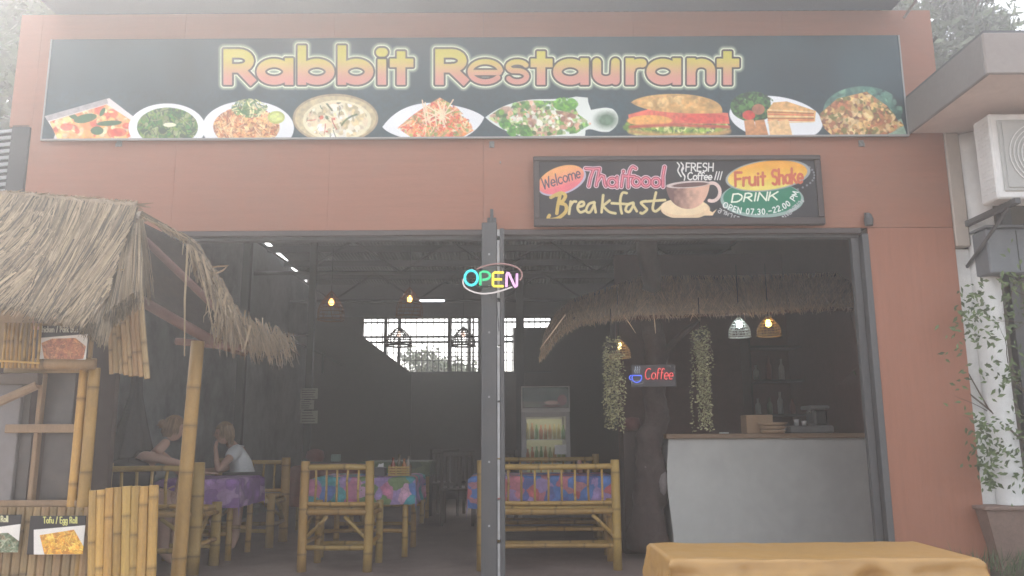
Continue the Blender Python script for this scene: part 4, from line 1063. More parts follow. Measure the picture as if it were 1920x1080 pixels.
w.add([ridge(0), ridge(.5), ridge(1), eave(1), eave(.5), eave(0)], [(0, 1, 4, 5), (1, 2, 3, 4)], .3)  # mat darkened in colour so the gaps between reeds look shaded
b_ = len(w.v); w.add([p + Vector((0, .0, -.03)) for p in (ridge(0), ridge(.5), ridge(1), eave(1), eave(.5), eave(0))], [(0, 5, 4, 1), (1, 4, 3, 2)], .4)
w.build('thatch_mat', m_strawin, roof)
# ridge rolls
w = MB(); w.tube([ridge(i / 20) + Vector((0, -.02, .035 + .004 * math.sin(i * 2))) for i in range(21)], .028, 8, 1.05); w.tube([at(150, 392, RY + .3), at(262, 404, RY + .2), at(270, 408, RY)], .026, 8, .75)
for k in range(900):
    t = r.random(); p = ridge(t) + Vector((0, -.02, .05)); d = Vector((r.uniform(-.12, .12), r.uniform(-.03, .01), r.uniform(-.06, .02)))
    reed(w, p - d * .3, p + d, r.uniform(.002, .004), r.uniform(.7, 1.3))
o = w.build('ridge_roll', m_straw, roof); o['kind'] = 'stuff'
# hip end: a fan of reeds from the ridge end down over the curtain
w = MB()
def fan(n, c0, c1, e0, e1, Y0, Y1, tt=(.7, 1.3), rad=(.0018, .004)):
    for k in range(n):
        t = r.random(); a = at(c0[0] + (c1[0] - c0[0]) * t, c0[1] + (c1[1] - c0[1]) * t + r.uniform(-3, 3), Y0 + r.uniform(-.01, .03)); b = at(e0[0] + (e1[0] - e0[0]) * t + r.uniform(-5, 5), e0[1] + (e1[1] - e0[1]) * t + r.uniform(-22, 22), Y1 + r.uniform(-.02, .02))
        reed(w, a, b, r.uniform(*rad), r.uniform(*tt))
fan(800, (225, 425), (262, 420), (170, 625), (262, 560), RY - .06, HY - .26, (.4, 1.5))
fan(300, (180, 420), (240, 420), (110, 590), (185, 620), RY - .05, HY - .36, (.4, 1.5))
fan(160, (228, 438), (240, 436), (150, 610), (200, 640), RY - .1, HY - .34)
fan(150, (258, 415), (268, 412), (225, 640), (285, 545), RY - .02, RY - .12)
w.tube([at(222, 437, RY - .11), at(242, 437, RY - .12)], .024, 8, 1.15)
o = w.build('hip_thatch', m_straw, roof); o['kind'] = 'stuff'
# hanging curtain of split bamboo at the corner
cur = empty('bamboo_curtain', at(225, 705, HY - .05), 'hanging curtain of narrow bamboo strips at the corner of the thatched stall', 'bamboo curtain')
x_ = 186
while x_ < 262:
    w = MB(); wd = r.uniform(8.5, 11.5); a = at(x_ + 4 + (264 - x_) * .10, 520, RY - .2); b = at(x_ + wd / 2, 697 + (x_ - 186) * .12 + r.uniform(-3, 3), HY - .1)
    a.y = b.y = HY - .0 + r.uniform(-.006, .006); a = at(x_ + wd / 2 + (262 - x_) * .12, 505, a.y)
    w.bamboo(b, a, wd / 1500 * 3.95 * .5, r, 8, .22, .97, .003, 1.0); w.build('bamboo_strip', m_bamold, cur); x_ += wd * .97

# second roof: right hand slope seen from below, with its ragged edge
rr2 = empty('thatched_stall_roof', (-1.5, -1.6, 1.7), 'frayed edge of the stall thatch sloping down to the right, seen from underneath', 'thatched roof')
e0, e1, e2, e3 = at(262, 402, -1.9), at(343, 448, -1.9), at(392, 528, -1.9), at(430, 592, -1.9)
edge = [e0, e1, e2, e3]; back = [p + Vector((0.0, .2, 0)) for p in edge]
w = MB(); n_ = 12
E_ = [Vector((*[c for c in q[:2]], q[2])) for q in [(p.x, p.y, p.z) for p in [e0.lerp(e1, t) for t in (0, .5)] + [e1.lerp(e2, t) for t in (0, .5)] + [e2.lerp(e3, t) for t in (0, .5, 1)]]]
vs = [];
for p in E_: vs += [p, p + Vector((0, .18, 0)), p + Vector((.01, 0, .02)), p + Vector((.01, .18, .02))]
fs = []
for i in range(len(E_) - 1):
    a = 4 * i; fs += [(a, a + 4, a + 5, a + 1), (a + 2, a + 3, a + 7, a + 6), (a, a + 2, a + 6, a + 4), (a + 1, a + 5, a + 7, a + 3)]
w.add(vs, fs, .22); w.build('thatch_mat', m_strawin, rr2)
w = MB()
def epos(t):
    q = t * (len(E_) - 1); i = min(len(E_) - 2, int(q)); return E_[i].lerp(E_[i + 1], q - i)
for k in range(1000):
    t = r.random() ** .7; yb = r.uniform(0, .18)
    p = epos(t) + Vector((r.uniform(-.01, .02), yb - .02, r.uniform(0, .015 + .03 * t))); d = (epos(min(1, t + .03)) - epos(max(0, t - .03))).normalized()
    q = p + d * r.uniform(.03, .075) + Vector((r.uniform(-.01, .02), r.uniform(-.04, .02), -r.uniform(.0, .03) - .05 * t * t))
    reed(w, p, q, r.uniform(.002, .0045), r.uniform(.55, 1.1))
for k in range(520):        # fringe hanging from the edge, longer towards the eave
    t = .33 + .67 * r.random() ** .6; p = epos(t) + Vector((r.uniform(-.02, .03), r.uniform(-.03, .2), 0)); L = r.uniform(.03, .10) + (.13 * r.random() if t > .8 else .10 * (r.random() ** 4))
    reed(w, p, p + Vector((r.uniform(-.015, .035), r.uniform(-.02, .02), -L)), r.uniform(.002, .0045), r.uniform(.45, 1.0))
e3b = e3 + Vector((.02, 0, 0))
for k in range(420):        # the heavy eave corner
    p = e3b + Vector((r.uniform(-.12, .03), r.uniform(-.05, 1.1), r.uniform(-.04, .05))); reed(w, p, p + Vector((r.uniform(-.02, .07), r.uniform(-.03, .03), -r.uniform(.06, .19))), r.uniform(.002, .0045), r.uniform(.45, 1.0))
for (a, b) in (((352, 460), (346, 668)), ((366, 470), (396, 598)), ((412, 540), (402, 600)), ((425, 548), (412, 604)), ((470, 610), (458, 655)), ((400, 500), (428, 498)), ((405, 512), (425, 500)), ((380, 480), (402, 585)), ((268, 408), (352, 447))):
    reed(w, at(*a, -1.92), at(*b, -1.93), .006, 1.15)
o = w.build('thatch_fringe', m_straw, rr2); o['kind'] = 'stuff'
for (a, b, rad) in (((258, 560), (402, 642), .030), ((262, 440), (470, 640), .022), ((330, 640), (455, 652), .02)):
    w = MB(); w.tube([at(*a, -1.62), at(*b, -1.62)], rad, 8); w.build('rafter', m_rafter, rr2, smooth=True)
w = MB(); w.tube([at(402, 642, -1.62), at(402, 642, -1.62) + Vector((0, .5, 0))], .03, 8); w.build('rafter', m_rafter, rr2)
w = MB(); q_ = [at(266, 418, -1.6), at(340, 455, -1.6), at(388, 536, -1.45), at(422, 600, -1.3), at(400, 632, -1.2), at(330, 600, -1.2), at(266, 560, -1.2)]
w.prism(q_, (0, .01, .006), .5); w.build('underside_shade_sheet', mat('underside_shade_tone', (.045, .038, .034), .9, .4, 5, dirt=(.09, .06, .045), dscale=5, damt=.6), rr2)  # dark sheet added to stand for the shade under this slope
# posts
def pole(name, a, b, rad, lab, cat='post', m=None, gap=.3):
    w = MB(); w.bamboo(a, b, rad, r, 14, gap, .93, .006); o = w.build(name, m or m_bam, smooth=True); tag(o, lab, cat); return o
pp = at(349, 900, -1.75); 
pole('bamboo_post', (at(336, 1080, -1.75).x - .008, -1.75, -.12), at(371, 640, -1.75), .037, 'slightly leaning bamboo pole holding up the right side of the stall roof')
pole('bamboo_post', (-1.55, -.75, -.1), (-1.55, -.75, 1.75), .035, 'rear bamboo pole of the stall roof standing further back') if False else None

# stall body: frame, panes, bamboo boards and menu cards
st = empty('bamboo_stall', (-2.9, HY, -.1), 'bamboo food stall with dusty glazed panels and picture menus at far left', 'food stall')
def bam(a, b, rad, name='frame_pole', par=st, m=m_bam, gap=.3, n=12):
    w = MB(); w.bamboo(a, b, rad, r, n, gap, .97, .004); return w.build(name, m, par, smooth=True)
def vpole(px, py0, py1, Y, rad, **k):
    a = at(px, py1, Y); b = at(px, py0, Y); a.x = b.x = (a.x + b.x) / 2; return bam(a, b, rad, **k)
gz = -.12
a = at(168, 800, HY + .02); bam((a.x, a.y, gz), (a.x, a.y, at(168, 690, HY + .02).z), .028)
a = at(148, 800, HY + .03); bam((a.x, a.y, gz), (a.x, a.y, at(148, 690, HY + .02).z), .022)
w = MB()
for (x0, x1, y0, y1) in ((60, 76, 700, 945), (138, 152, 700, 945)): 
    a, b = at(x0, y1, HY + .06), at(x1, y0, HY + .06); w = MB(); w.box(a.x, b.x, HY + .05, HY + .09, a.z, b.z, bev=.004); w.build('window_frame', m_oldwood, st)
for (x0, x1, y0, y1) in ((12, 150, 795, 812), (0, 180, 937, 950), (10, 182, 672, 700)):
    a, b = at(x0, y1, HY + .04), at(x1, y0, HY + .04); w = MB(); w.box(a.x, b.x, HY + .02, HY + .048, a.z, b.z, bev=.004); w.build('window_rail', m_oldwood if y0 != 672 else m_bamold, st)
for (x0, x1, y0, y1) in ((78, 142, 700, 796), (76, 138, 812, 938), (30, 60, 720, 796), (28, 60, 812, 938)):
    a, b = at(x0, y1, HY + .1), at(x1, y0, HY + .1); w = MB(); w.box(a.x - .004, b.x + .004, HY + .095, HY + .1, a.z - .004, b.z + .004); w.build('pane', m_glass, st)
w = MB(); w.box(-4.2, at(146, 800, HY + .2).x, HY + .55, HY + .6, gz, 1.75); w.build('inner_panel', m_darkwall, st)
w = MB(); a, b = at(0, 960, HY), at(28, 700, HY); w.box(a.x - .5, b.x, HY + .07, HY + .1, a.z, b.z, bev=.003); w.build('inner_panel', mat('slate_panel', (.17, .15, .14), .7, .2, 3, dirt=(.25, .25, .27), damt=.6), st)
# sloping bracket
w = MB(); w.tube([at(-20, 762, HY - .04), at(70, 722, HY - .02)], .022, 8); w.build('bracket', m_oldwood, st)
w = MB(); a, b = at(-20, 722, HY), at(78, 700, HY); w.box(a.x, b.x, HY - .03, HY + .018, a.z, b.z, bev=.004); w.build('bracket', mat('dark_brown_wood', (.09, .065, .05), .7, .2, 4), st)
# lower front: split bamboo boards
x_ = -30
while x_ < 160:
    wd = r.uniform(14, 19); w = MB(); a = at(x_ + wd / 2, 1078, HY - .0); a.y = HY + .0; b = at(x_ + wd / 2, 951, HY)
    w.bamboo((a.x, HY + .012, gz), (a.x, HY + .012, b.z), wd / 1500 * 3.95 * .52, r, 8, .25, 1, .002, r.uniform(.8, 1.0)); w.build('bamboo_board', m_bamold, st); x_ += wd
# lattice under the roof at left
for k in range(9):
    px = 4 + k * 8.2; w = MB(); w.bamboo(at(px, 690, HY - .06), at(px + 7, 606, HY - .06), .0065, r, 6, .2); w.build('lattice_strip', m_bam, st, smooth=True)
w = MB(); w.tube([at(-5, 676, HY - .075), at(74, 681, HY - .075)], .005, 6, 1.2); w.build('lattice_strip', m_bam, st)
w = MB(); a, b = at(-10, 680, HY), at(62, 560, HY); w.box(a.x, b.x, HY + .0, HY + .015, a.z, b.z); w.build('upper_board', m_bamold, st)
a, b = at(165, 672, HY), at(181, 560, HY); w = MB(); w.box(a.x, b.x, HY - .01, HY + .015, a.z, b.z, bev=.004); w.build('upper_board', m_bamold, st)
a, b = at(62, 612, HY), at(166, 596, HY); w = MB(); w.box(a.x, b.x, HY - .005, HY + .018, a.z, b.z, bev=.004); w.build('upper_board', m_oldwood, st)
a, b = at(62, 700, HY), at(182, 668, HY); w = MB(); w.bamboo((a.x, HY - .02, (a.z + b.z) / 2), (b.x, HY - .02, (a.z + b.z) / 2), .028, r, 12); w.build('window_sill', m_bamold, st, smooth=True)
# fence of split bamboo right of the stall
fe = empty('bamboo_fence', at(232, 1080, HY - .12), 'short fence of split bamboo boards standing right of the food stall', 'fence')
x_ = 166; k = 0
while x_ < 292:
    wd = r.uniform(13, 21); w = MB(); Yf = HY - .12 + r.uniform(-.01, .01)
    top = 920 - (x_ - 166) * .10 + r.uniform(-3, 4); b = at(x_ + wd / 2 + 2, top, Yf); a = at(x_ + wd / 2 - 2 + (x_ - 230) * -.03, 1080, Yf)
    d = (a - b) * 1.9; w.bamboo(b + d, b, wd / 1500 * 3.8 * .52, r, 9, .26, .98, .003, r.uniform(.9, 1.15)); w.build('bamboo_board', m_bam, fe); x_ += wd * .96; k += 1
w = MB(); p0_, p1_ = at(166, 1000, HY - .07), at(290, 1000, HY - .07); w.tube([p0_, p1_], .015, 8, .9); w.build('rail', m_bamold, fe)

# menu cards
def menu(x0, x1, y0, y1, title, pal, lab, tcol, shape, seed, Y=HY - .035):
    f = random.Random(seed); a, b = at(x0, y1, Y), at(x1, y0, Y)
    e = empty('menu_card', ((a.x + b.x) / 2, Y, a.z), lab, 'menu card', 'picture menu cards on the stall')
    c = Canvas(a.x, b.x, a.z, b.z, Y, 150, 110, lin(40, 38, 42)); h = y1 - y0; w_ = x1 - x0
    c.poly([(x0 + w_ * shape[0], y0 + h * .36), (x1 + 2, y0 + h * .24), (x1 + 2, y1 + 2), (x0 + w_ * shape[0], y1 + 2)], lin(225, 222, 215))
    if title: c.stroke(text_lines(title, x0 + w_ * shape[2], y0 + h * .19, h * .155, .12, .62), .8, lin(*tcol))
    M = c.full(c.poly_mask([(x0 + w_ * p, y0 + h * q) for p, q in shape[1]])); c.blend((slice(None), slice(None)), M, lin(*pal[0])); c.food(M, K(*pal), 150, h * .10, f, .4)
    c.build('printed_card', art_mat('card_print', .4, grain=.05), e); return e
menu(50, 161, 967, 1040, 'Tofu / Egg Roll', ((225, 165, 60), (240, 190, 70), (205, 135, 45), (245, 205, 100), (215, 150, 60)), 'picture card of a folded golden egg roll dish on the stall front, lower right card', (215, 215, 130), (.12, ((.22, .50), (.80, .36), (1.0, .90), (.98, .99), (.30, .99)), .28), 3)
menu(-22, 40, 965, 1036, 'and Roll', ((120, 135, 110), (90, 110, 80), (170, 175, 150), (130, 110, 80), (70, 90, 60)), 'picture card of green rolls at the very left edge of the stall front', (215, 215, 170), (.0, ((.0, .5), (.6, .48), (1.0, .75), (1, 1), (0, 1)), .10), 4)
menu(68, 166, 610, 676, 'Chicken / Fried Rice'.replace('Fried Rice', 'Pork Bun'), ((190, 130, 90), (170, 105, 75), (205, 150, 105), (150, 90, 65)), 'picture card of a reddish brown fried dish just under the stall thatch', (190, 190, 175), (.04, ((.10, .5), (.3, .38), (.75, .36), (.95, .6), (.9, .95), (.5, 1), (.15, .95)), .06), 5)
menu(64, 140, 556, 597, '', ((200, 120, 90), (215, 140, 110), (180, 100, 80)), 'half hidden picture card tucked up behind the stall thatch', (190, 190, 175), (.2, ((.4, .4), (.8, .4), (1, .9), (1, 1), (.35, 1)), .1), 6)
# ================================================================ INSIDE THE ROOM
r = random.Random(77)
ORD = ['first', 'second', 'third', 'fourth', 'fifth', 'sixth', 'seventh', 'eighth', 'ninth', 'tenth']
def seat(kind, W, nsp, D=.50, H=.93, back_only=False):
    """bamboo chair or bench, its back towards -y, origin on the floor at the middle of the back"""
    t = empty(kind, (0, 0, 0))
    def b(a, c, rad, name, n=12, gap=.3): w = MB(); w.bamboo(a, c, rad, r, n, gap, .95, .004); w.build(name, m_bam, t, smooth=True)
    h = W / 2 - .045
    for s in (-1, 1):
        b((s * h, 0, 0), (s * h, 0, H), .040, 'leg'); b((s * h, D, 0), (s * h, D, .56), .034, 'leg')
        b((s * h, .02, .235), (s * h, D - .02, .235), .02, 'stretcher', 8); b((s * h, .02, .47), (s * h, D - .02, .47), .024, 'side_rail', 8)
        b((s * h, .02, .60), (s * h, D, .52), .02, 'arm_rest', 8) if False else None
        b((s * (h - .02), .0, .26 + .02), (s * (h - .21), .0, .46), .018, 'brace', 8)
        b((s * h, .04, .25), (s * h, D * .55, .455), .016, 'brace', 8)
    b((-h, 0, H - .055), (h, 0, H - .055), .026, 'top_rail'); b((-h, 0, .565), (h, 0, .565), .02, 'lower_back_rail'); b((-h, 0, .495), (h, 0, .495), .028, 'seat_rail'); b((-h, D, .49), (h, D, .49), .028, 'seat_rail')
    b((-h, 0, .20), (h, 0, .20), .022, 'stretcher'); b((-h, D, .17), (h, D, .17), .02, 'stretcher')
    for i in range(nsp):
        x = -h + 2 * h * (i + 1) / (nsp + 1); b((x, 0, .575), (x, 0, H - .07), .0105, 'spindle', 7, .5)
    m_ = int(D / .05)
    for i in range(m_):
        y = .035 + (D - .07) * i / (m_ - 1); b((-h, y, .522), (h, y, .522), .018, 'seat_slat', 6, .35)
    return t
chair = seat('bamboo_chair', .66, 5); bench = seat('bamboo_bench', 1.27, 9)
def put(src, first, x, y, rz, label, cat, group, tint=None):
    o = src if first else copy_tree(src)
    o.location = (x, y, 0); o.rotation_euler = (0, 0, rz); tag(o, label, cat, group); return o
GC = 'bamboo seats around the tables'
b1 = flo(1160, 1068); a1_ = flo(557, 1071); a2_ = flo(697, 1071)
put(chair, True, (a1_.x + a2_.x) / 2 + .005, 1.15, R_(-2), 'bamboo chair with its back to the street in front of the pink and blue table', 'chair', GC)
put(bench, True, b1.x + .035 - .635, 1.17, 0, 'long bamboo bench with its back to the street, right of the grey centre post', 'bench', GC)
put(chair, False, -3.11, 1.02, 0, 'bamboo chair the woman in black sits on, partly behind the stall fence', 'chair', GC).scale = (1.39, 1, 1)
put(chair, False, -2.93, 3.18, PI, 'bamboo chair under the person in the white t-shirt, facing the street', 'chair', GC).scale = (1.3, 1, .98)
put(bench, False, .33, 3.35, PI, 'bamboo bench on the far side of the red and blue covered table', 'bench', GC).scale = (1.05, 1, 1)
0 and put(chair, False, -.95, 3.3, PI, 'bamboo chair on the far side of the pink and blue covered table', 'chair', GC)
# dark chairs further back
m_darkwood = mat('dark_wood', (.05, .03, .026), .6, .3, 5)
def wood_chair():
    t = empty('wooden_chair', (0, 0, 0))
    for x in (-.2, .2):
        w = MB(); w.box(x - .02, x + .02, -.02, .02, 0, .95, bev=.004); w.build('leg', m_darkwood, t); w = MB(); w.box(x - .02, x + .02, .38, .42, 0, .44, bev=.004); w.build('leg', m_darkwood, t)
    w = MB(); w.box(-.22, .22, -.02, .42, .441, .475, bev=.008); w.build('seat', m_darkwood, t)
    w = MB()
    for x in (-.12, -.04, .04, .12): w.box(x - .018, x + .018, -.01, .01, .476, .88, bev=.003)
    w.box(-.178, .178, -.015, .015, .881, .94, bev=.004); w.build('backrest', m_darkwood, t); return t
wc = wood_chair()
for i, (x, y, a, lab) in enumerate(((-.72, 4.6, 0, 'dark wooden chair far back, just right of the condiment crate'), (-.15, 5.2, 20, 'dark wooden chair in the gloom left of the grey centre post'), (-1.0, 5.9, -10, 'dark wooden chair deepest in the room'))):
    put(wc, i == 0, x, y, R_(a), lab, 'chair', 'dark wooden chairs at the back')

# tables with patterned cloths
def cloth_mat(name, pal, scale, seed, base_rough=.65):
    m = bpy.data.materials.new(name); m.use_nodes = True; n, l = m.node_tree.nodes, m.node_tree.links; p = n['Principled BSDF']; p.inputs['Roughness'].default_value = base_rough
    a = n.new('ShaderNodeAttribute'); a.attribute_name = 'tint'         # carries the cloth's own flat coordinates
    mp = n.new('ShaderNodeMapping'); mp.inputs['Scale'].default_value = (scale, scale, scale); mp.inputs['Location'].default_value = (seed, seed * .7, 0)
    l.new(a.outputs['Color'], mp.inputs['Vector'])
    dn = n.new('ShaderNodeTexNoise'); dn.inputs['Scale'].default_value = 1.6; l.new(mp.outputs[0], dn.inputs['Vector'])
    ad = n.new('ShaderNodeMix'); ad.data_type = 'VECTOR'; ad.factor_mode = 'UNIFORM'; ad.inputs[0].default_value = .3
    l.new(mp.outputs[0], ad.inputs[4]); l.new(dn.outputs['Color'], ad.inputs[5])
    v = n.new('ShaderNodeTexVoronoi'); v.inputs['Scale'].default_value = 1.0; v.feature = 'F1'; l.new(ad.outputs[1], v.inputs['Vector'])
    sx = n.new('ShaderNodeSeparateXYZ'); l.new(v.outputs['Color'], sx.inputs[0])
    cr = n.new('ShaderNodeValToRGB'); cr.color_ramp.interpolation = 'CONSTANT'
    while len(cr.color_ramp.elements) < len(pal): cr.color_ramp.elements.new(.5)
    for i, c in enumerate(pal): cr.color_ramp.elements[i].position = i / len(pal); cr.color_ramp.elements[i].color = (*c, 1)
    l.new(sx.outputs[0], cr.inputs[0])
    v2 = n.new('ShaderNodeTexVoronoi'); v2.inputs['Scale'].default_value = 2.3; v2.feature = 'DISTANCE_TO_EDGE'; l.new(ad.outputs[1], v2.inputs['Vector'])
    r1 = n.new('ShaderNodeMapRange'); r1.inputs[1].default_value = 0; r1.inputs[2].default_value = .10; r1.inputs[3].default_value = .78; r1.inputs[4].default_value = 1.0; l.new(v2.outputs[0], r1.inputs[0])
    v3 = n.new('ShaderNodeMapRange'); v3.inputs[1].default_value = .0; v3.inputs[2].default_value = .5; v3.inputs[3].default_value = 1.25; v3.inputs[4].default_value = .75; l.new(v.outputs['Distance'], v3.inputs[0])
    mu = n.new('ShaderNodeMath'); mu.operation = 'MULTIPLY'; l.new(r1.outputs[0], mu.inputs[0]); l.new(v3.outputs[0], mu.inputs[1])
    sc = n.new('ShaderNodeVectorMath'); sc.operation = 'SCALE'; l.new(cr.outputs[0], sc.inputs[0]); l.new(mu.outputs[0], sc.inputs['Scale']); l.new(sc.outputs[0], p.inputs['Base Color'])
    return m
def table(x0, x1, y0, y1, h, skirt, pal, lab, clab, scale=7, seed=1, corner=.2):
    t = empty('table', ((x0 + x1) / 2, (y0 + y1) / 2, 0), lab, 'table', 'tables inside the restaurant')
    for x in (x0 + .07, x1 - .07):
        for y in (y0 + .07, y1 - .07): w = MB(); w.bamboo((x, y, 0), (x, y, h - .02), .03, r, 10); w.build('leg', m_bam, t, smooth=True)
    for y in (y0 + .07, y1 - .07): w = MB(); w.bamboo((x0 + .07, y, .24), (x1 - .07, y, .24), .02, r, 8); w.build('stretcher', m_bam, t, smooth=True)
    w = MB(); w.box(x0 + .01, x1 - .01, y0 + .01, y1 - .01, h - .03, h - .004); w.build('tabletop', m_oldwood, t)
    # the cloth: a flat sheet whose overhang falls and pleats
    w = MB(); W_, D_ = x1 - x0, y1 - y0; n_ = 60; m_ = 44; vs = []; cs = []
    for j in range(m_ + 1):
        for i in range(n_ + 1):
            u = -skirt + (W_ + 2 * skirt) * i / n_; v = -skirt + (D_ + 2 * skirt) * j / m_
            ou = max(0, -u, u - W_); ov = max(0, -v, v - D_); sx = -1 if u < 0 else 1; sy = -1 if v < 0 else 1
            x = x0 + min(max(u, 0), W_); y = y0 + min(max(v, 0), D_); dr = math.hypot(ou, ov) if ou and ov else max(ou, ov)
            pl_ = .012 * math.sin(u * 26 + seed) * min(1, dr * 6) + .010 * math.sin(v * 24) * min(1, dr * 6)
            if ou: x += sx * (.006 + .05 * ou + (pl_ + .01 if not ov else .03))
            if ov: y += sy * (.006 + .05 * ov + (pl_ + .01 if not ou else .03))
            z = h + .002 - dr * (.985 if not (ou and ov) else .95)
            vs.append((x, y, z + .0015 * math.sin(u * 40) * math.sin(v * 37))); cs.append((u, v, 0.0))
    w.add(vs, [(j * (n_ + 1) + i, j * (n_ + 1) + i + 1, (j + 1) * (n_ + 1) + i + 1, (j + 1) * (n_ + 1) + i) for j in range(m_) for i in range(n_)], cs)
    c = w.build('tablecloth', cloth_mat('cloth_%d' % int(seed * 10), pal, scale, seed), smooth=True); tag(c, clab, 'tablecloth', 'printed table cloths')
    return t
PK, BL, TQ, MV, RD, PP, GN = (.62, .22, .36), (.10, .22, .55), (.08, .38, .42), (.42, .28, .55), (.60, .13, .14), (.36, .17, .50), (.20, .30, .12)
table(-1.93, -.98, 1.93, 2.75, .75, .26, [PK, TQ, BL, MV, (.7, .4, .55), GN, MV, TQ], 'bamboo legged table under the pink, turquoise and blue cloth', 'pink, turquoise and blue flower printed cloth on the middle table', 12, 1.3)
table(-.40, .98, 1.98, 2.75, .75, .31, [RD, (.55, .22, .25), BL, (.12, .15, .42), MV, (.62, .2, .25), BL], 'table behind the long bench under the red and blue cloth', 'red, pink and dark blue printed cloth on the table behind the long bench', 13, 2.1)
table(-3.35, -2.62, 1.75, 2.45, .75, .27, [PP, (.48, .26, .58), (.30, .13, .42), (.55, .35, .62), (.28, .14, .40)], 'small table between the two seated people under a purple cloth', 'purple and lilac printed cloth on the table between the two seated people', 12, 3.3)
table(-2.75, -1.95, 4.2, 5.1, .78, .5, [(.22, .05, .035), (.26, .07, .04), (.2, .05, .03)], 'table further back covered to the floor in dull red cloth', 'plain dull red orange cloth hanging almost to the floor at the back', 4, 4.2)
table(-2.05, -1.15, 4.9, 5.7, .80, .2, [(.10, .17, .07), (.13, .2, .08), (.08, .14, .07)], 'far table with a green cloth behind the pink and blue one', 'dull green cloth on the far table', 5, 5.2)

def item(name, mb, m, lab, cat, group=None, smooth=False):
    o = mb.build(name, m, None, smooth); return tag(o, lab, cat, group)
# on the middle table
p = at(713, 889, 2.1); w = MB(); w.box(p.x - .055, p.x + .055, 2.05, 2.16, .754, .84, bev=.008); o = item('tissue_box', w, mat('black_plastic', (.06, .06, .065), .4, .1, 5), 'small dark tissue box with a white tissue beside the condiment crate', 'tissue box')
w = MB(); 
for k in range(7): w.add([(p.x - .03, 2.1, .842), (p.x + .03, 2.1, .842), (p.x + r.uniform(-.03, .04), 2.1 + r.uniform(-.02, .02), .875 + r.uniform(-.01, .01))], [(0, 1, 2)])
w.build('tissue', m_white, o) if False else None
q = w.build('tissue', m_white, None); q.parent = o; q.location = Vector(ORG[q.name]) - Vector(ORG[o.name])
p = at(748, 889, 2.05); cr = empty('condiment_crate', (p.x, 2.1, .754), 'slatted bamboo crate of condiment bottles on the pink and blue cloth', 'condiment crate')
for k in range(4):
    z = .758 + .024 * k
    w = MB(); w.box(p.x - .105, p.x + .105, 2.03, 2.04, z, z + .018, bev=.002); w.build('slat', m_bam, cr); w = MB(); w.box(p.x - .105, p.x + .105, 2.19, 2.20, z, z + .018, bev=.002); w.build('slat', m_bam, cr)
w = MB(); w.box(p.x - .104, p.x - .092, 2.041, 2.189, .757, .86); w.box(p.x + .092, p.x + .104, 2.041, 2.189, .757, .86); w.box(p.x - .091, p.x + .091, 2.042, 2.188, .756, .762); w.build('end_panel', m_oldwood, cr)
for i, (dx, dy, h, c) in enumerate(((-.065, .05, .17, (.25, .05, .03)), (-.01, .09, .20, (.12, .08, .04)), (.045, .05, .16, (.40, .16, .05)), (.075, .12, .18, (.3, .25, .2)))):
    w = MB(); w.lathe([(.0, 0), (.022, .0), (.023, h * .6), (.010, h * .78), (.010, h * .95), (.012, h * .95), (.012, h), (0, h)], (p.x + dx, 2.04 + dy, .763), 12)
    item('sauce_bottle', w, mat('sauce_%d' % i, c, .25, .1, 5), ('dark red sauce bottle at the left end of the crate', 'tallest brown sauce bottle in the crate', 'orange sauce bottle in the crate', 'pale condiment bottle at the right end of the crate')[i], 'bottle', 'bottles in the condiment crate', True)
# on the right table and further back
for i, (px, py, Y, h, c, lab) in enumerate(((1087, 872, 2.5, .13, (.3, .12, .08), 'small reddish jar on the far table edge behind the long bench'), (1100, 870, 2.6, .1, (.35, .2, .1), 'small amber jar next to the reddish one behind the long bench'))):
    p = at(px, py, Y); w = MB(); w.lathe([(0, 0), (.03, 0), (.032, h * .7), (.022, h * .85), (.024, h), (0, h)], (p.x, Y, .754), 14); item('jar', w, mat('jar_%d' % i, c, .3, .1, 5), lab, 'jar', None, True)
p = at(632, 846, 5.2); w = MB(); w.box(p.x - .06, p.x + .06, 5.1, 5.2, .804, .90, bev=.01); item('napkin_holder', w, mat('pale_green', (.25, .36, .33), .5, .1, 4), 'pale green napkin holder on the far green table', 'napkin holder')
p = at(600, 846, 5.0); w = MB(); w.lathe([(0, 0), (.10, 0), (.13, .05), (.11, .14), (.03, .17), (0, .17)], (p.x - .1, 5.15, .804), 16); item('food_cover', w, mat('red_basket', (.20, .05, .05), .7, .3, 12), 'reddish basket on the far green table', 'basket', None, True)
# paper notices on the steel post
for i, (y0, y1, dx, lab) in enumerate(((728, 748, 0, 'top paper notice taped to the inner steel post'), (750, 768, -3, 'middle and narrowest paper notice on the inner steel post'), (770, 794, 0, 'bottom paper notice on the inner steel post'))):
    a, b = at(563 + dx + (2 if i == 1 else 0), y1, 5.1), at(596 + dx - (4 if i == 1 else 0), y0, 5.1)
    e = empty('paper_notice', ((a.x + b.x) / 2, 5.1, a.z), lab, 'notice', 'paper notices on the steel post')
    w = MB(); w.box(a.x, b.x, 5.1, 5.104, a.z, b.z, bev=.001); sh2 = w.build('sheet', mat('yellowed_paper', (.32, .31, .25), .8, .15, 6), e)
    w = MB(); n_ = 4
    for k in range(n_): z = b.z - (b.z - a.z) * (k + .8) / (n_ + .6); w.box(a.x + .02, b.x - .02 - r.uniform(0, .06), 5.0955, 5.0985, z - .006, z + .006)
    w.build('writing', mat('ink', (.12, .11, .10), .8, 0), sh2)

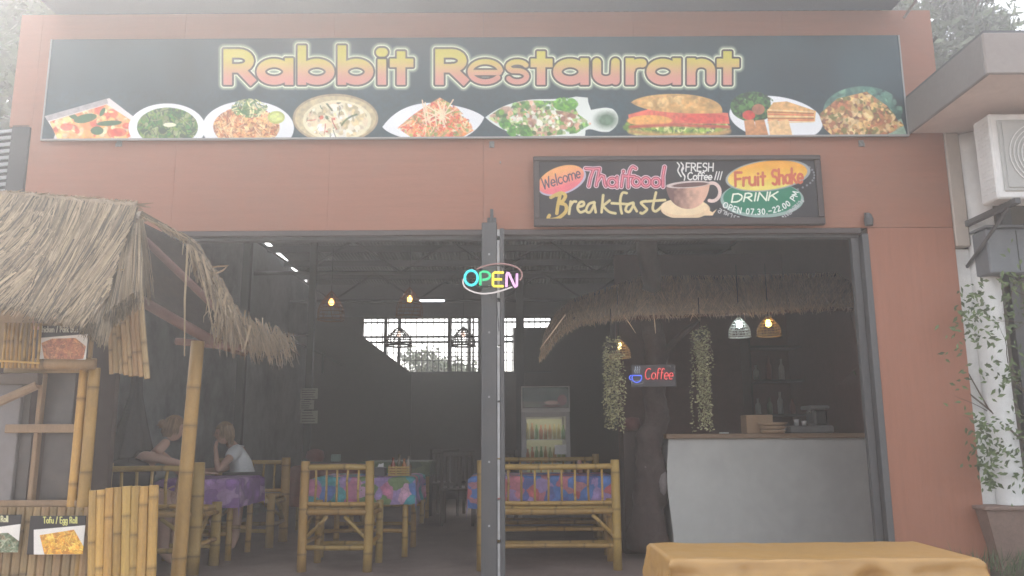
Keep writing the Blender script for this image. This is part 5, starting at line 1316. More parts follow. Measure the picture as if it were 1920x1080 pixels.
# drinks fridge
Yf = 4.1; fa, fb = at(979, 900, Yf), at(1067, 724, Yf); fz = fb.z
fr = empty('drinks_fridge', ((fa.x + fb.x) / 2, Yf + .3, 0), 'glass door drinks fridge with a lit picture header and rows of bottles', 'fridge')
m_fr = mat('fridge_grey_white', (.40, .38, .38), .45, .06, 4)
w = MB(); x0, x1 = fa.x, fb.x; zh = at(1020, 765, Yf).z
w.box(x0, x0 + .05, Yf, Yf + .6, .0, fz, bev=.008); w.box(x1 - .05, x1, Yf, Yf + .6, .0, fz, bev=.008); w.box(x0 + .051, x1 - .051, Yf + .01, Yf + .6, fz - .02, fz - .001); w.box(x0 + .051, x1 - .051, Yf + .55, Yf + .6, 0, fz - .03); w.box(x0 + .051, x1 - .051, Yf + .0, Yf + .549, 0, .25); w.build('cabinet', m_fr, fr)
c = Canvas(x0 + .012, x1 - .012, zh, fz - .015, Yf - .012, 90, 44, lin(95, 110, 105)); f = random.Random(2)
c.C *= (.6 + .7 * vnoise(c.PX, c.PY, 20, 3)[..., None]); c.C[30:] = c.C[30:] * .6 + lin(150, 130, 120) * .4; c.ell(1035, 755, 14, 4, lin(220, 190, 180)); c.ell(1054, 750, 9, 10, lin(150, 95, 95)); c.ell(1000, 760, 16, 4, lin(120, 125, 110)); c.ell(1036, 761, 18, 2.5, lin(110, 60, 60))
c.build('header_panel', art_mat('header_print', .25), fr)
w = MB(); w.box(x0 - .004, x1 + .004, Yf - .02, Yf - .002, fz - .013, fz, bev=.002); w.box(x0 - .004, x0 + .010, Yf - .02, Yf - .002, zh, fz - .014); w.box(x1 - .010, x1 + .004, Yf - .02, Yf - .002, zh, fz - .014); w.box(x0 - .004, x1 + .004, Yf - .02, Yf - .002, zh - .05, zh - .002, bev=.002); w.build('header_frame', mat('fridge_trim', (.55, .53, .52), .4, .05, 5), fr)
dr = MB(); zt = zh - .055; dr.box(x0 + .0, x0 + .05, Yf - .03, Yf - .001, .27, zt, bev=.004); dr.box(x1 - .05, x1, Yf - .03, Yf - .001, .27, zt, bev=.004); dr.box(x0 + .051, x1 - .051, Yf - .03, Yf - .001, zt - .05, zt, bev=.004); dr.box(x0 + .051, x1 - .051, Yf - .03, Yf - .001, .27, .33, bev=.004)
do = dr.build('door', m_fr, fr); w = MB(); w.box(x0 + .07, x1 - .07, Yf + .5, Yf + .51, .4, zt - .07); w.build('light_panel', mat('fridge_glow', (.5, .5, .35), .5, 0, bump=0, emis=(.75, .66, .34), es=.05), fr)
w = MB(); w.tube([(x0 + .08, Yf + .05, zt - .02), (x1 - .08, Yf + .05, zt - .02)], .012, 8); w.build('lamp_tube', mat('fridge_tube', (1, 1, 1), .4, 0, bump=0, emis=(1, .9, .65), es=2.2), fr)
gl2 = mat('clear_glass', (.9, .95, .92), .05, 0, bump=0, trans=1.0); w = MB(); w.box(x0 + .052, x1 - .052, Yf - .018, Yf - .012, .332, zt - .052); w.build('pane', gl2, do)
for i, z in enumerate((zt - .33, zt - .62, zt - .92)):
    w = MB(); w.box(x0 + .052, x1 - .052, Yf + .05, Yf + .45, z - .012, z); w.build('shelf', m_fr, fr)
    cols = ((.55, .30, .12), (.35, .42, .15), (.6, .5, .2), (.2, .35, .12), (.6, .22, .1))
    for k in range(9):
        x = x0 + .075 + k * (x1 - x0 - .15) / 8; c_ = cols[r.randrange(5)]; w = MB(); h = r.uniform(.17, .21) if i != 2 else .15
        w.lathe([(0, 0), (.024, 0), (.024, h * .62), (.011, h * .8), (.011, h), (0, h)], (x, Yf + .12, z + .001), 10)
        item('drink_bottle', w, mat('drink_%d' % cols.index(c_), c_, .3, 0, bump=0), ('%s bottle, %s on the %s shelf of the drinks fridge' % (('orange', 'green', 'yellow', 'dark green', 'red')[cols.index(c_)], ORD[k] + ' from the left', ('top', 'middle', 'bottom')[i])), 'bottle', 'bottles in the drinks fridge', True)
w = MB(); a, b = at(1040, 852, Yf - .04), at(1062, 834, Yf - .04); w.box(a.x, b.x, Yf - .036, Yf - .0315, a.z, b.z); w.build('price_sticker', m_white, do)

# ---- counter
YCt = 1.75
ca, cbx = at(1252, 825, YCt), at(1660, 825, YCt); cz = at(1400, 813, YCt).z
ct = empty('bar_counter', (2.3, YCt + .3, 0), 'smooth grey cement counter with a thin wooden top in the right opening', 'counter')
w = MB(); n_ = 40; m_ = 20; vs = []
for j in range(m_ + 1):
    for i in range(n_ + 1):
        x = ca.x + (XR - .02 - ca.x) * i / n_; z = (cz - .045) * j / m_
        e = .02 * math.sin(z * 5.2 + 1) * (1 - i / n_) ** 8; vs.append((x + e, YCt + .006 * math.sin(x * 2.3) * math.sin(z * 3), z))
w.add(vs, [(j * (n_ + 1) + i, j * (n_ + 1) + i + 1, (j + 1) * (n_ + 1) + i + 1, (j + 1) * (n_ + 1) + i) for j in range(m_) for i in range(n_)])
w.box(ca.x + .03, XR - .02, YCt + .02, YCt + .5, 0, cz - .046); w.build('front', mat('polished_cement', (.58, .575, .54), .55, .12, 1.4, bump=.12, fine=.3, dirt=(.45, .44, .43), dscale=1.1, damt=.7), ct, smooth=True)
w = MB(); w.box(ca.x - .02, XR - .02, YCt - .04, YCt + .62, cz - .045, cz, bev=.006); w.build('countertop', mat('counter_wood', (.27, .17, .10), .5, .2, 4, (.8, 5, 5), .15), ct)
zt = cz + .001
a, b = at(1399, 812, YCt + .15), at(1447, 778, YCt + .15); w = MB(); w.box(a.x, b.x, YCt + .12, YCt + .32, zt, b.z, bev=.006); o = item('wooden_box', w, mat('pale_wood', (.42, .28, .17), .6, .15, 5, (1, 5, 5)), 'square pale wooden box on the counter', 'box')
e = at(1447, 800, YCt + .05)
for i in range(3):
    w = MB(); z0 = zt + i * .035; w.lathe([(0, 0), (.10 + .006 * i, 0), (.125 + .008 * i, .032), (.118 + .008 * i, .032), (.095, .006), (0, .006)], (e.x, YCt + .02 + .0, z0), 24); item('wooden_bowl', w, MATS['pale_wood'], ('bottom bowl of the small stack of wooden bowls on the counter', 'middle bowl of the small stack of wooden bowls on the counter', 'top bowl of the small stack of wooden bowls on the counter')[i], 'bowl', 'stacked wooden bowls', True)
# coffee machine
a, b = at(1474, 812, YCt + .2), at(1554, 762, YCt + .2)
cm_ = empty('coffee_machine', ((a.x + b.x) / 2, YCt + .3, zt), 'grey coffee machine with low drip tray at the right of the counter', 'coffee machine')
z1 = at(1500, 798, YCt + .2).z
m_cm = mat('machine_grey', (.22, .22, .22), .4, .1, 5, metal=.3); w = MB(); w.box(a.x, b.x, YCt + .1, YCt + .45, zt, z1, bev=.015); w.build('base', m_cm, cm_)
w = MB(); w.box(at(1528, 800, YCt + .2).x, b.x - .02, YCt + .2, YCt + .44, z1 + .001, b.z - .03, bev=.02); w.build('body', mat('machine_dark', (.05, .05, .05), .4, .1, 5), cm_)
w = MB(); w.box(at(1518, 800, YCt + .2).x, b.x - .01, YCt + .15, YCt + .43, b.z - .029, b.z + .01, bev=.012); hd_ = w.build('head', m_cm, cm_)
w = MB(); w.tube([(b.x - .2, YCt + .18, b.z - .03), (b.x - .2, YCt + .18, b.z - .07)], .014, 8); w.tube([(b.x - .2, YCt + .18, b.z - .06), (b.x - .25, YCt + .08, b.z - .065)], .008, 8); w.build('spout', m_screw, hd_)
for px, h, lab in ((1494, .06, 'small grey cup left of the coffee machine spout'), (1508, .045, 'tiny shiny cup on the coffee machine tray')):
    p = at(px, 798, YCt + .18); w = MB(); w.lathe([(0, 0), (.02, 0), (.026, h), (.022, h), (.017, .005), (0, .005)], (p.x, YCt + .18, z1 + .001), 14); item('cup', w, m_lightmetal, lab, 'cup', None, True)
p = at(1357, 812, YCt + .1); w = MB(); w.box(p.x - .04, p.x + .04, YCt + .06, YCt + .12, zt, zt + .012, bev=.003); item('folded_cloth', w, m_white, 'small folded white cloth lying on the counter', 'cloth')
# shelves with bottles behind the counter on the right wall
sf = empty('wall_shelf', (3.1, 3.6, 0), 'dark shelf unit of bottles behind the right end of the counter', 'shelf')
for z in (.9, 1.35, 1.75, 2.15): w = MB(); w.box(2.82, XR - .01, 3.4, 3.75, z, z + .025, bev=.003); w.build('shelf_board', m_darkwood, sf)
w = MB(); w.box(2.80, 2.819, 3.4, 3.75, 0, 2.3); w.build('side_panel', m_darkwood, sf)
w = MB(); w.box(1.3, XR - .005, 3.9, 3.95, 0, 3.4); o = w.build('kitchen_partition', m_redwall); tag(o, 'dark red brown partition behind the counter', 'partition')
k = 0
for z in (.926, 1.376, 1.776):
    x = 2.90; k = 0
    while x < XR - .1:
        c_ = r.choice(((.30, .30, .28), (.14, .06, .05), (.10, .14, .08), (.35, .33, .30), (.2, .08, .06))); h = r.uniform(.16, .28); w = MB(); w.lathe([(0, 0), (.033, 0), (.033, h * .6), (.013, h * .75), (.013, h), (0, h)], (x, 3.5, z), 10)
        n_ = {(.30, .30, .28): 'pale', (.14, .06, .05): 'dark brown', (.10, .14, .08): 'green', (.35, .33, .30): 'whitish', (.2, .08, .06): 'reddish'}[c_]; rw = {.926: 'lowest', 1.376: 'middle', 1.776: 'upper'}[z]
        item('shelf_bottle', w, mat('bottle_' + n_.replace(' ', '_'), c_, .3, .1, 5), '%s bottle, %s from the left on the %s shelf behind the counter' % (n_, ORD[k], rw), 'bottle', 'bottles on the shelves behind the counter', True); k += 1; x += r.uniform(.10, .17)

# ---- the tree trunk that carries the inner thatch
YT = 1.9
tk = empty('tree_trunk', (at(1215, 900, YT).x, YT, 0), 'gnarled dark tree trunk standing beside the counter and carrying the inner thatch', 'tree trunk')
m_trunk = mat('dark_gnarled_bark', (.055, .034, .03), .85, .45, 3, (3, 3, 1), .8, dirt=(.15, .125, .115), dscale=4, damt=.5)
w = MB(); prof = [(1218, 1030, .21), (1216, 960, .17), (1222, 900, .15), (1214, 850, .14), (1226, 800, .12), (1232, 750, .115), (1228, 700, .11), (1226, 640, .11), (1222, 580, .105), (1218, 520, .10), (1216, 470, .10), (1220, 425, .11)]
pts = []; rad = []
for i in range(len(prof) - 1):
    for k in range(6):
        t = k / 6; p = at(prof[i][0] * (1 - t) + prof[i + 1][0] * t, prof[i][1] * (1 - t) + prof[i + 1][1] * t, YT); pts.append(p); rad.append(prof[i][2] * (1 - t) + prof[i + 1][2] * t + r.uniform(-.012, .012))
w.tube(pts, rad, 18)
# lumps: push the skin in and out
w.v = [(x + .022 * math.sin(z * 9 + x * 31) + r.uniform(-.006, .006), y + .02 * math.sin(z * 11 + x * 23), z) for x, y, z in w.v]; w.build('trunk', m_trunk, tk, smooth=True)
w = MB(); w.tube([at(1240, 665, YT), at(1275, 630, YT - .1), at(1312, 598, YT - .15)], [.035, .028, .02], 8); w.build('branch', m_trunk, tk, smooth=True)
for (x, y, a, b) in ((1219, 828, .05, .11), (1245, 905, .06, .12), (1228, 968, .05, .06), (1212, 870, .03, .05)):
    p = at(x, y, YT - .13); w = MB(); w.lathe([(0, -b), (a * .7, -b * .7), (a, 0), (a * .6, b * .8), (0, b)], (p.x, YT - .09, p.z), 12); w.build('knot', mat('grey_knot', (.20, .17, .165), .8, .3, 6, bump=.5), tk, smooth=True)
p = at(1190, 800, YT + .2); w = MB(); w.lathe([(0, 0), (.06, 0), (.09, .06), (.07, .13), (0, .14)], (p.x, YT + .35, p.z - .04), 12); item('flower_vase', w, mat('dull_red', (.16, .06, .06), .6, .3, 8), 'dull red flower bunch on the dark stand left of the trunk', 'flowers', None, True)

w = MB(); w.box(p.x - .12, p.x + .12, YT + .22, YT + .48, .12, p.z - .041, bev=.01); w.box(p.x - .14, p.x + .14, YT + .20, YT + .50, 0, .119, bev=.01); item('plant_stand', w, m_darkwood, 'narrow dark stand carrying the red flowers left of the trunk', 'stand')
# ---- inner thatch canopy
YA, YB_ = 1.35, 2.3
m_can = mat('grass_thatch', (.66, .50, .36), .85, .2, 6, bump=0, tint=True)
can = empty('inner_thatch_canopy', at(1320, 580, YA), 'brown grass thatch canopy over the counter inside the right opening', 'thatched roof')
ed = [at(1012, 668, YA + .15), at(1048, 622, YA + .05), at(1085, 600, YA), at(1190, 585, YA), at(1400, 580, YA), at(1500, 572, YA), at(1640, 566, YA)]
rd = [at(1022, 628, YB_), at(1045, 590, YB_), at(1075, 567, YB_), at(1205, 524, YB_), at(1380, 524, YB_), at(1500, 520, YB_), at(1700, 515, YB_)]
def pl_(P, t): q = t * (len(P) - 1); i = min(len(P) - 2, int(q)); return P[i].lerp(P[i + 1], q - i)
w = MB(); N = 40; vs = []
for i in range(N + 1):
    t = i / N; vs += [pl_(ed, t), pl_(rd, t), pl_(ed, t) + Vector((0, .02, -.03)), pl_(rd, t) + Vector((0, 0, -.05))]
w.add(vs, [f_ for i in range(N) for f_ in ((4 * i, 4 * i + 4, 4 * i + 5, 4 * i + 1), (4 * i + 2, 4 * i + 3, 4 * i + 7, 4 * i + 6))], .85); w.build('thatch_mat', m_can, can)
w = MB()
for lay in range(4):
    for k in range(1300):
        t = r.random() * .985; s0 = lay * .24 + r.uniform(-.04, .06); s1 = s0 + r.uniform(.28, .42); a = pl_(rd, t).lerp(pl_(ed, t), max(0, s0)); b = pl_(rd, min(1, t + r.uniform(-.012, .012))).lerp(pl_(ed, min(1, max(0, t + r.uniform(-.02, .02)))), s1)
        if lay == 3: b += Vector((0, r.uniform(-.03, .0), -r.uniform(.0, .06)))
        up = Vector((0, 0, .01 + .008 * (4 - lay))); reed(w, a + up, b + up * .5, r.uniform(.0022, .0045), r.uniform(.8, 1.35))
for k in range(900):
    t = r.random(); p = pl_(ed, t) + Vector((0, r.uniform(-.02, .04), r.uniform(-.01, .02))); reed(w, p, p + Vector((r.uniform(-.03, .03), r.uniform(-.03, .01), -r.uniform(.02, .07))), .003, r.uniform(.6, 1.2))
for (a, b) in (((1168, 590), (1192, 625)), ((1225, 588), (1229, 625)), ((1300, 580), (1294, 602)), ((1060, 590), (1012, 655))): reed(w, at(*a, YA - .03), at(*b, YA - .04), .005, 1.5)
o = w.build('thatch', m_can, can); o['kind'] = 'stuff'
for a, b in (((1075, 600), (1640, 575)),): w = MB(); w.tube([at(*a, YA + .12), at(*b, YA + .12)], .025, 8); w.build('canopy_pole', m_rafter, can, smooth=True)

# ---- hanging string plants
def hanging(px, py0, py1, Y, wid, lab, sd):
    q = random.Random(sd); c = at(px, py0, Y); z1 = at(px, py1, Y).z; t = empty('hanging_plant', (c.x, Y, z1), lab, 'hanging plant', 'hanging string plants')
    w = MB(); w.lathe([(.03, -.06), (.055, -.02), (.065, .03), (.06, .03), (.0, .02)], (c.x, Y, c.z - .05), 14); w.tube([(c.x, Y, c.z), (c.x, Y, c.z + .3)], .004, 5); w.build('pot', mat('dark_pot', (.06, .05, .04), .7, .2, 5), t, smooth=True)
    w = MB(); st_n = 26
    for k in range(st_n):
        an = q.uniform(0, 2 * PI); rr = wid * q.uniform(.25, 1); x, y = c.x + rr * math.cos(an), Y + rr * math.sin(an); ze = z1 + (c.z - z1) * (q.random() ** 2.2) * .55; z = c.z + q.uniform(-.03, .06)
        while z > ze:
            x += q.uniform(-.006, .006); y += q.uniform(-.006, .006); z -= q.uniform(.010, .018)
            s_ = q.uniform(.010, .019); a = Vector((q.uniform(-1, 1), q.uniform(-1, 1), q.uniform(-.9, .5))).normalized(); u = a.orthogonal().normalized(); tt = q.uniform(.55, 1.7)
            w.add([(x, y, z), Vector((x, y, z)) + a * s_ + u * s_ * .6, Vector((x, y, z)) + a * s_ * 2, Vector((x, y, z)) + a * s_ - u * s_ * .6], [(0, 1, 2, 3)], (tt, tt, tt * .92))
    o = w.build('trailing_leaves', m_leafpale, t); o['kind'] = 'stuff'
hanging(1146, 640, 806, 1.25, .095, 'trailing string plant hanging left of the trunk under a warm lamp', 3)
hanging(1312, 618, 806, 1.25, .095, 'longest trailing string plant hanging over the left end of the counter', 4)

# ---- basket lamps
def lamp(px, py, Y, R0, H, c, es, lab, glow=True, wire=.0028, mt=None, up=1.0):
    p = at(px, py, Y); t = empty('basket_lamp', (p.x, Y, p.z - H / 2), lab, 'lamp', 'basket lamps')
    w = MB(); prof = [(R0 * math.sin(PI * .5 * min(1, s * 1.25)) * (1 if s < .8 else 1 + .0 * s), H * (.5 - s)) for s in [k / 8 for k in range(9)]]
    for k in range(18):
        a = 2 * PI * k / 18; w.tube([(p.x + rr * math.cos(a + (.5 * i / 8 if k % 2 else -.5 * i / 8)), Y + rr * math.sin(a + (.5 * i / 8 if k % 2 else -.5 * i / 8)), p.z + zz) for i, (rr, zz) in enumerate(prof)], wire, 4)
    for rr, zz in prof[1:]: w.tube([(p.x + rr * math.cos(2 * PI * k / 20), Y + rr * math.sin(2 * PI * k / 20), p.z + zz) for k in range(21)], wire * 1.2, 4, cap=False)
    w.tube([(p.x + prof[-1][0] * math.cos(2 * PI * k / 20), Y + prof[-1][0] * math.sin(2 * PI * k / 20), p.z + prof[-1][1]) for k in range(21)], wire * 2.6, 5, cap=False); w.build('shade', mt or mat('rattan', (.34, .22, .10), .6, .2, 6), t)
    w = MB(); w.tube([(p.x, Y, p.z + H / 2), (p.x, Y, p.z + H / 2 + .5)], .004, 5); w.lathe([(0, .0), (.018, 0), (.018, .05), (0, .05)], (p.x, Y, p.z + H * .30), 10); w.build('cord', m_darkmetal, t)
    w = MB(); w.lathe([(0, -.038), (.02, -.033), (.031, -.01), (.028, .012), (.014, .035), (0, .04)], (p.x, Y, p.z + H * .10), 14); w.build('bulb', mat('bulb_%d_%d' % (int(c[2] * 99), int(es)), (1, 1, 1), .3, 0, bump=0, emis=c, es=es * .3), t, smooth=True)
lamp(1386, 612, 1.5, .10, .2, (.80, .95, 1.0), 14, 'basket lamp with a cold white bulb over the counter', mt=mat('white_wicker', (.5, .5, .46), .6, .2, 6))
lamp(1441, 610, 1.5, .11, .2, (1.0, .62, .12), 12, 'basket lamp with a warm yellow bulb right beside the white one')
lamp(1160, 652, 1.6, .11, .19, (1.0, .68, .25), 14, 'basket lamp with a warm bulb behind the left hanging plant')
lamp(621, 572, 3.0, .15, .34, (1.0, .42, .08), 9, 'tall rattan lamp with an orange bulb left of the back window', mt=mat('red_brown_wicker', (.16, .07, .04), .7, .2, 6))
lamp(768, 566, 3.4, .16, .36, (1.0, .45, .10), 9, 'tall rattan lamp with an orange bulb near the middle of the room', mt=MATS['red_brown_wicker'])
lamp(748, 630, 6.2, .20, .30, (1.0, .7, .55), 2, 'rattan lamp silhouetted against the middle of the back window', mt=m_darkwood, wire=.006)
lamp(869, 630, 6.2, .18, .30, (1.0, .7, .55), 2, 'rattan lamp silhouetted against the right part of the back window', mt=m_darkwood, wire=.006)
# fluorescent tube
a, b = at(786, 564, 6.0), at(833, 564, 6.0); tf = empty('tube_light', ((a.x + b.x) / 2, 6.0, a.z), 'lit fluorescent tube on the ceiling above the back window', 'tube light')
w = MB(); w.tube([a, (b.x, 6.0, a.z)], .016, 8); w.build('tube', mat('tube_glow', (1, 1, 1), .3, 0, bump=0, emis=(.9, .95, 1), es=1.2), tf); w = MB(); w.box(a.x - .02, b.x + .02, 5.98, 6.02, a.z + .02, a.z + .06); w.build('fitting', m_greymetal, tf)
for i, (px, py) in enumerate(((778, 457),)):
    a = at(px, py, 7.0); w = MB(); w.lathe([(0, 0), (.03, 0), (.035, .03), (0, .05)], a, 10); o = w.build('ceiling_bulb', mat('small_bulb', (1, 1, 1), .3, 0, bump=0, emis=(1, .93, .85), es=3), smooth=True); tag(o, 'tiny bright bulb high under the roof', 'bulb')
# folded parasol by the left wall
p = at(250, 800, 1.65); ps = empty('folded_parasol', (p.x, 1.65, 0), 'tall dark folded parasol standing against the left wall behind the woman in black', 'parasol')
w = MB(); zt = at(250, 640, 1.65).z; n_ = 28; prof = [(.012, zt), (.03, zt - .15), (.05, zt - .5), (.11, zt - .8), (.17, zt - 1.05), (.20, .80), (.16, .76)]; vs = []
for rr, zz in prof:
    for k in range(n_): a = 2 * PI * k / n_; q = rr * (1 + .18 * math.sin(a * 7)); vs.append((p.x + q * math.cos(a), 1.65 + q * math.sin(a), zz))
w.add(vs, [(i * n_ + k, i * n_ + (k + 1) % n_, (i + 1) * n_ + (k + 1) % n_, (i + 1) * n_ + k) for i in range(len(prof) - 1) for k in range(n_)]); w.build('canopy', mat('dark_cloth', (.045, .04, .042), .9, .3, 5), ps, smooth=True)
w = MB(); w.tube([(p.x, 1.65, 0.0), (p.x, 1.65, zt + .03)], .016, 8); w.lathe([(0, 0), (.2, 0), (.2, .05), (.04, .08), (0, .08)], (p.x, 1.65, 0), 20); w.build('pole', m_darkmetal, ps)

# ---- foreground table under an orange yellow oilcloth
ZT = .66
A_, B_, C_, D__ = flo(1212, 1018, ZT), flo(1700, 1018, ZT), flo(1265, 1050, ZT), flo(1838, 1049, ZT)
tx0, tx1, ty0, ty1 = (A_.x + C_.x) / 2, (D__.x + (D__.x if True else 0)) / 2, (C_.y + D__.y) / 2, (A_.y + B_.y) / 2
ft = empty('street_table', ((tx0 + tx1) / 2, (ty0 + ty1) / 2, -.12), 'low table in the foreground right, hidden under the orange yellow oilcloth', 'table')
w = MB(); w.box(tx0 + .01, tx1 - .01, ty0 + .01, ty1 - .01, ZT - .03, ZT - .004); w.build('tabletop', m_oldwood, ft)
for x in (tx0 + .05, tx1 - .05):
    for y in (ty0 + .05, ty1 - .05): w = MB(); w.box(x - .025, x + .025, y - .025, y + .025, -.12, ZT - .031); w.build('leg', m_oldwood, ft)
w = MB(); n_ = 150; m_ = 90; sk = .45; vs = []; W_, D_ = tx1 - tx0, ty1 - ty0
rs = np.random.RandomState(12); ph = rs.rand(8, 4) * 6.28; am = rs.rand(8)
def wr(u, v): return .004 * math.sin(7 * u + 14 * (max(0, -v)) ** .5 * 3 + 1.1) + sum(.0055 * am[i] * math.sin(u * (5 + 4.5 * i) + v * (3.0 + 2.2 * i) * (1 if i % 2 else -1) + ph[i, 0] + 1.3 * math.sin(v * (9 + 3 * i) + ph[i, 1]) + 1.1 * math.sin(u * (6 + 3 * i) + ph[i, 2])) for i in range(8))
for j in range(m_ + 1):
    for i in range(n_ + 1):
        u = -sk + (W_ + 2 * sk) * i / n_; v = -sk + (D_ + 2 * sk) * j / m_; ou = max(0, -u, u - W_); ov = max(0, -v, v - D_); sx = -1 if u < 0 else 1; sy = -1 if v < 0 else 1
        x = tx0 + min(max(u, 0), W_); y = ty0 + min(max(v, 0), D_); dr = max(ou, ov); q = wr(u, v); pk = min(1, dr * 12)
        if ou: x += sx * (.004 + abs(q) * .6 * pk + .03 * ou + (.01 if ov else 0))
        if ov: y += sy * (.004 + (q * 2.4 + .012) * pk + .03 * ov + (.01 if ou else 0))
        vs.append((x, y, ZT + .002 - dr + (q * .18 if dr == 0 else 0)))
w.add(vs, [(j * (n_ + 1) + i, j * (n_ + 1) + i + 1, (j + 1) * (n_ + 1) + i + 1, (j + 1) * (n_ + 1) + i) for j in range(m_) for i in range(n_)])
o = w.build('oilcloth', mat('orange_oilcloth', (.37, .215, .072), .45, .10, 3, bump=.05, coat=.08, dirt=(.33, .21, .08), dscale=2, damt=.25), smooth=True); tag(o, 'wrinkled orange yellow oilcloth draped over the foreground table', 'tablecloth')

# ================================================================ PEOPLE
m_skin = mat('skin', (.55, .34, .25), .55, .06, 6, bump=.02, sss=.05)
def skin(name, chains, m, parent=None, sub=2, root=None):
    """chains: list of [(point, rx, ry), ...]; a chain whose first point repeats a known vertex joins it"""
    V = []; E2 = []; Rr = []; idx = {}; roots = []
    for ch in chains:
        prev = None
        for (p, a, b) in ch:
            key = tuple(round(c, 4) for c in p)
            if key in idx: i = idx[key]
            else:
                i = len(V); V.append(Vector(p)); Rr.append((a, b)); idx[key] = i
                if prev is None: roots.append(i)
            if prev is not None: E2.append((prev, i))
            prev = i
    off = ORG[parent.name]
    me = bpy.data.meshes.new(name); me.from_pydata([tuple(v - off) for v in V], E2, [])
    o = bpy.data.objects.new(name, me); COL.objects.link(o); me.materials.append(m)
    md = o.modifiers.new('skin', 'SKIN'); md.use_smooth_shade = True; md.branch_smoothing = .4
    if not me.skin_vertices: me.attributes.new('skin', 'FLOAT', 'POINT') if False else None
    o.parent = parent; ORG[o.name] = off
    sv = me.skin_vertices
    if len(sv) == 0:
        bpy.context.view_layer.update(); bpy.context.view_layer.objects.active = o
        bpy.ops.mesh.customdata_skin_add(); sv = me.skin_vertices
    for i, (a, b) in enumerate(Rr): sv[0].data[i].radius = (a, b); sv[0].data[i].use_root = i in roots
    s = o.modifiers.new('sub', 'SUBSURF'); s.levels = sub; s.render_levels = sub
    return o
def V3(*a): return tuple(a)
def hand(wr, d, n, curl, s=1.0, thumb=1):
    """palm and five fingers as chains; d = pointing direction, n = palm normal"""
    d = Vector(d).normalized(); n = Vector(n).normalized(); sd = d.cross(n).normalized(); wr = Vector(wr); ch = []
    pm = wr + d * .045 * s; ch.append([(tuple(wr), .022 * s, .018 * s), (tuple(pm), .034 * s, .016 * s), (tuple(wr + d * .085 * s), .034 * s, .014 * s)])
    for k, L in enumerate((.068, .078, .072, .056)):
        b = wr + d * .075 * s + sd * (.027 - .018 * k) * s * thumb; q = [(tuple(b), .0085 * s, .0085 * s)]; dd = d.copy()
        for j in range(3): dd = (dd + n * curl * (.5 + .3 * j)).normalized(); b = b + dd * L * s * (.42, .32, .26)[j]; q.append((tuple(b), (.0085 - .001 * j) * s, (.0085 - .001 * j) * s))
        ch.append(q)
    b = wr + d * .025 * s + sd * .022 * s * thumb; q = [(tuple(b), .011 * s, .011 * s)]; dd = (d * .6 + sd * .8 * thumb + n * .2).normalized()
    for j in range(2): b = b + dd * .032 * s; q.append((tuple(b), .0095 * s, .0095 * s)); dd = (dd + d * .5 + n * .2).normalized()
    ch.append(q); return ch
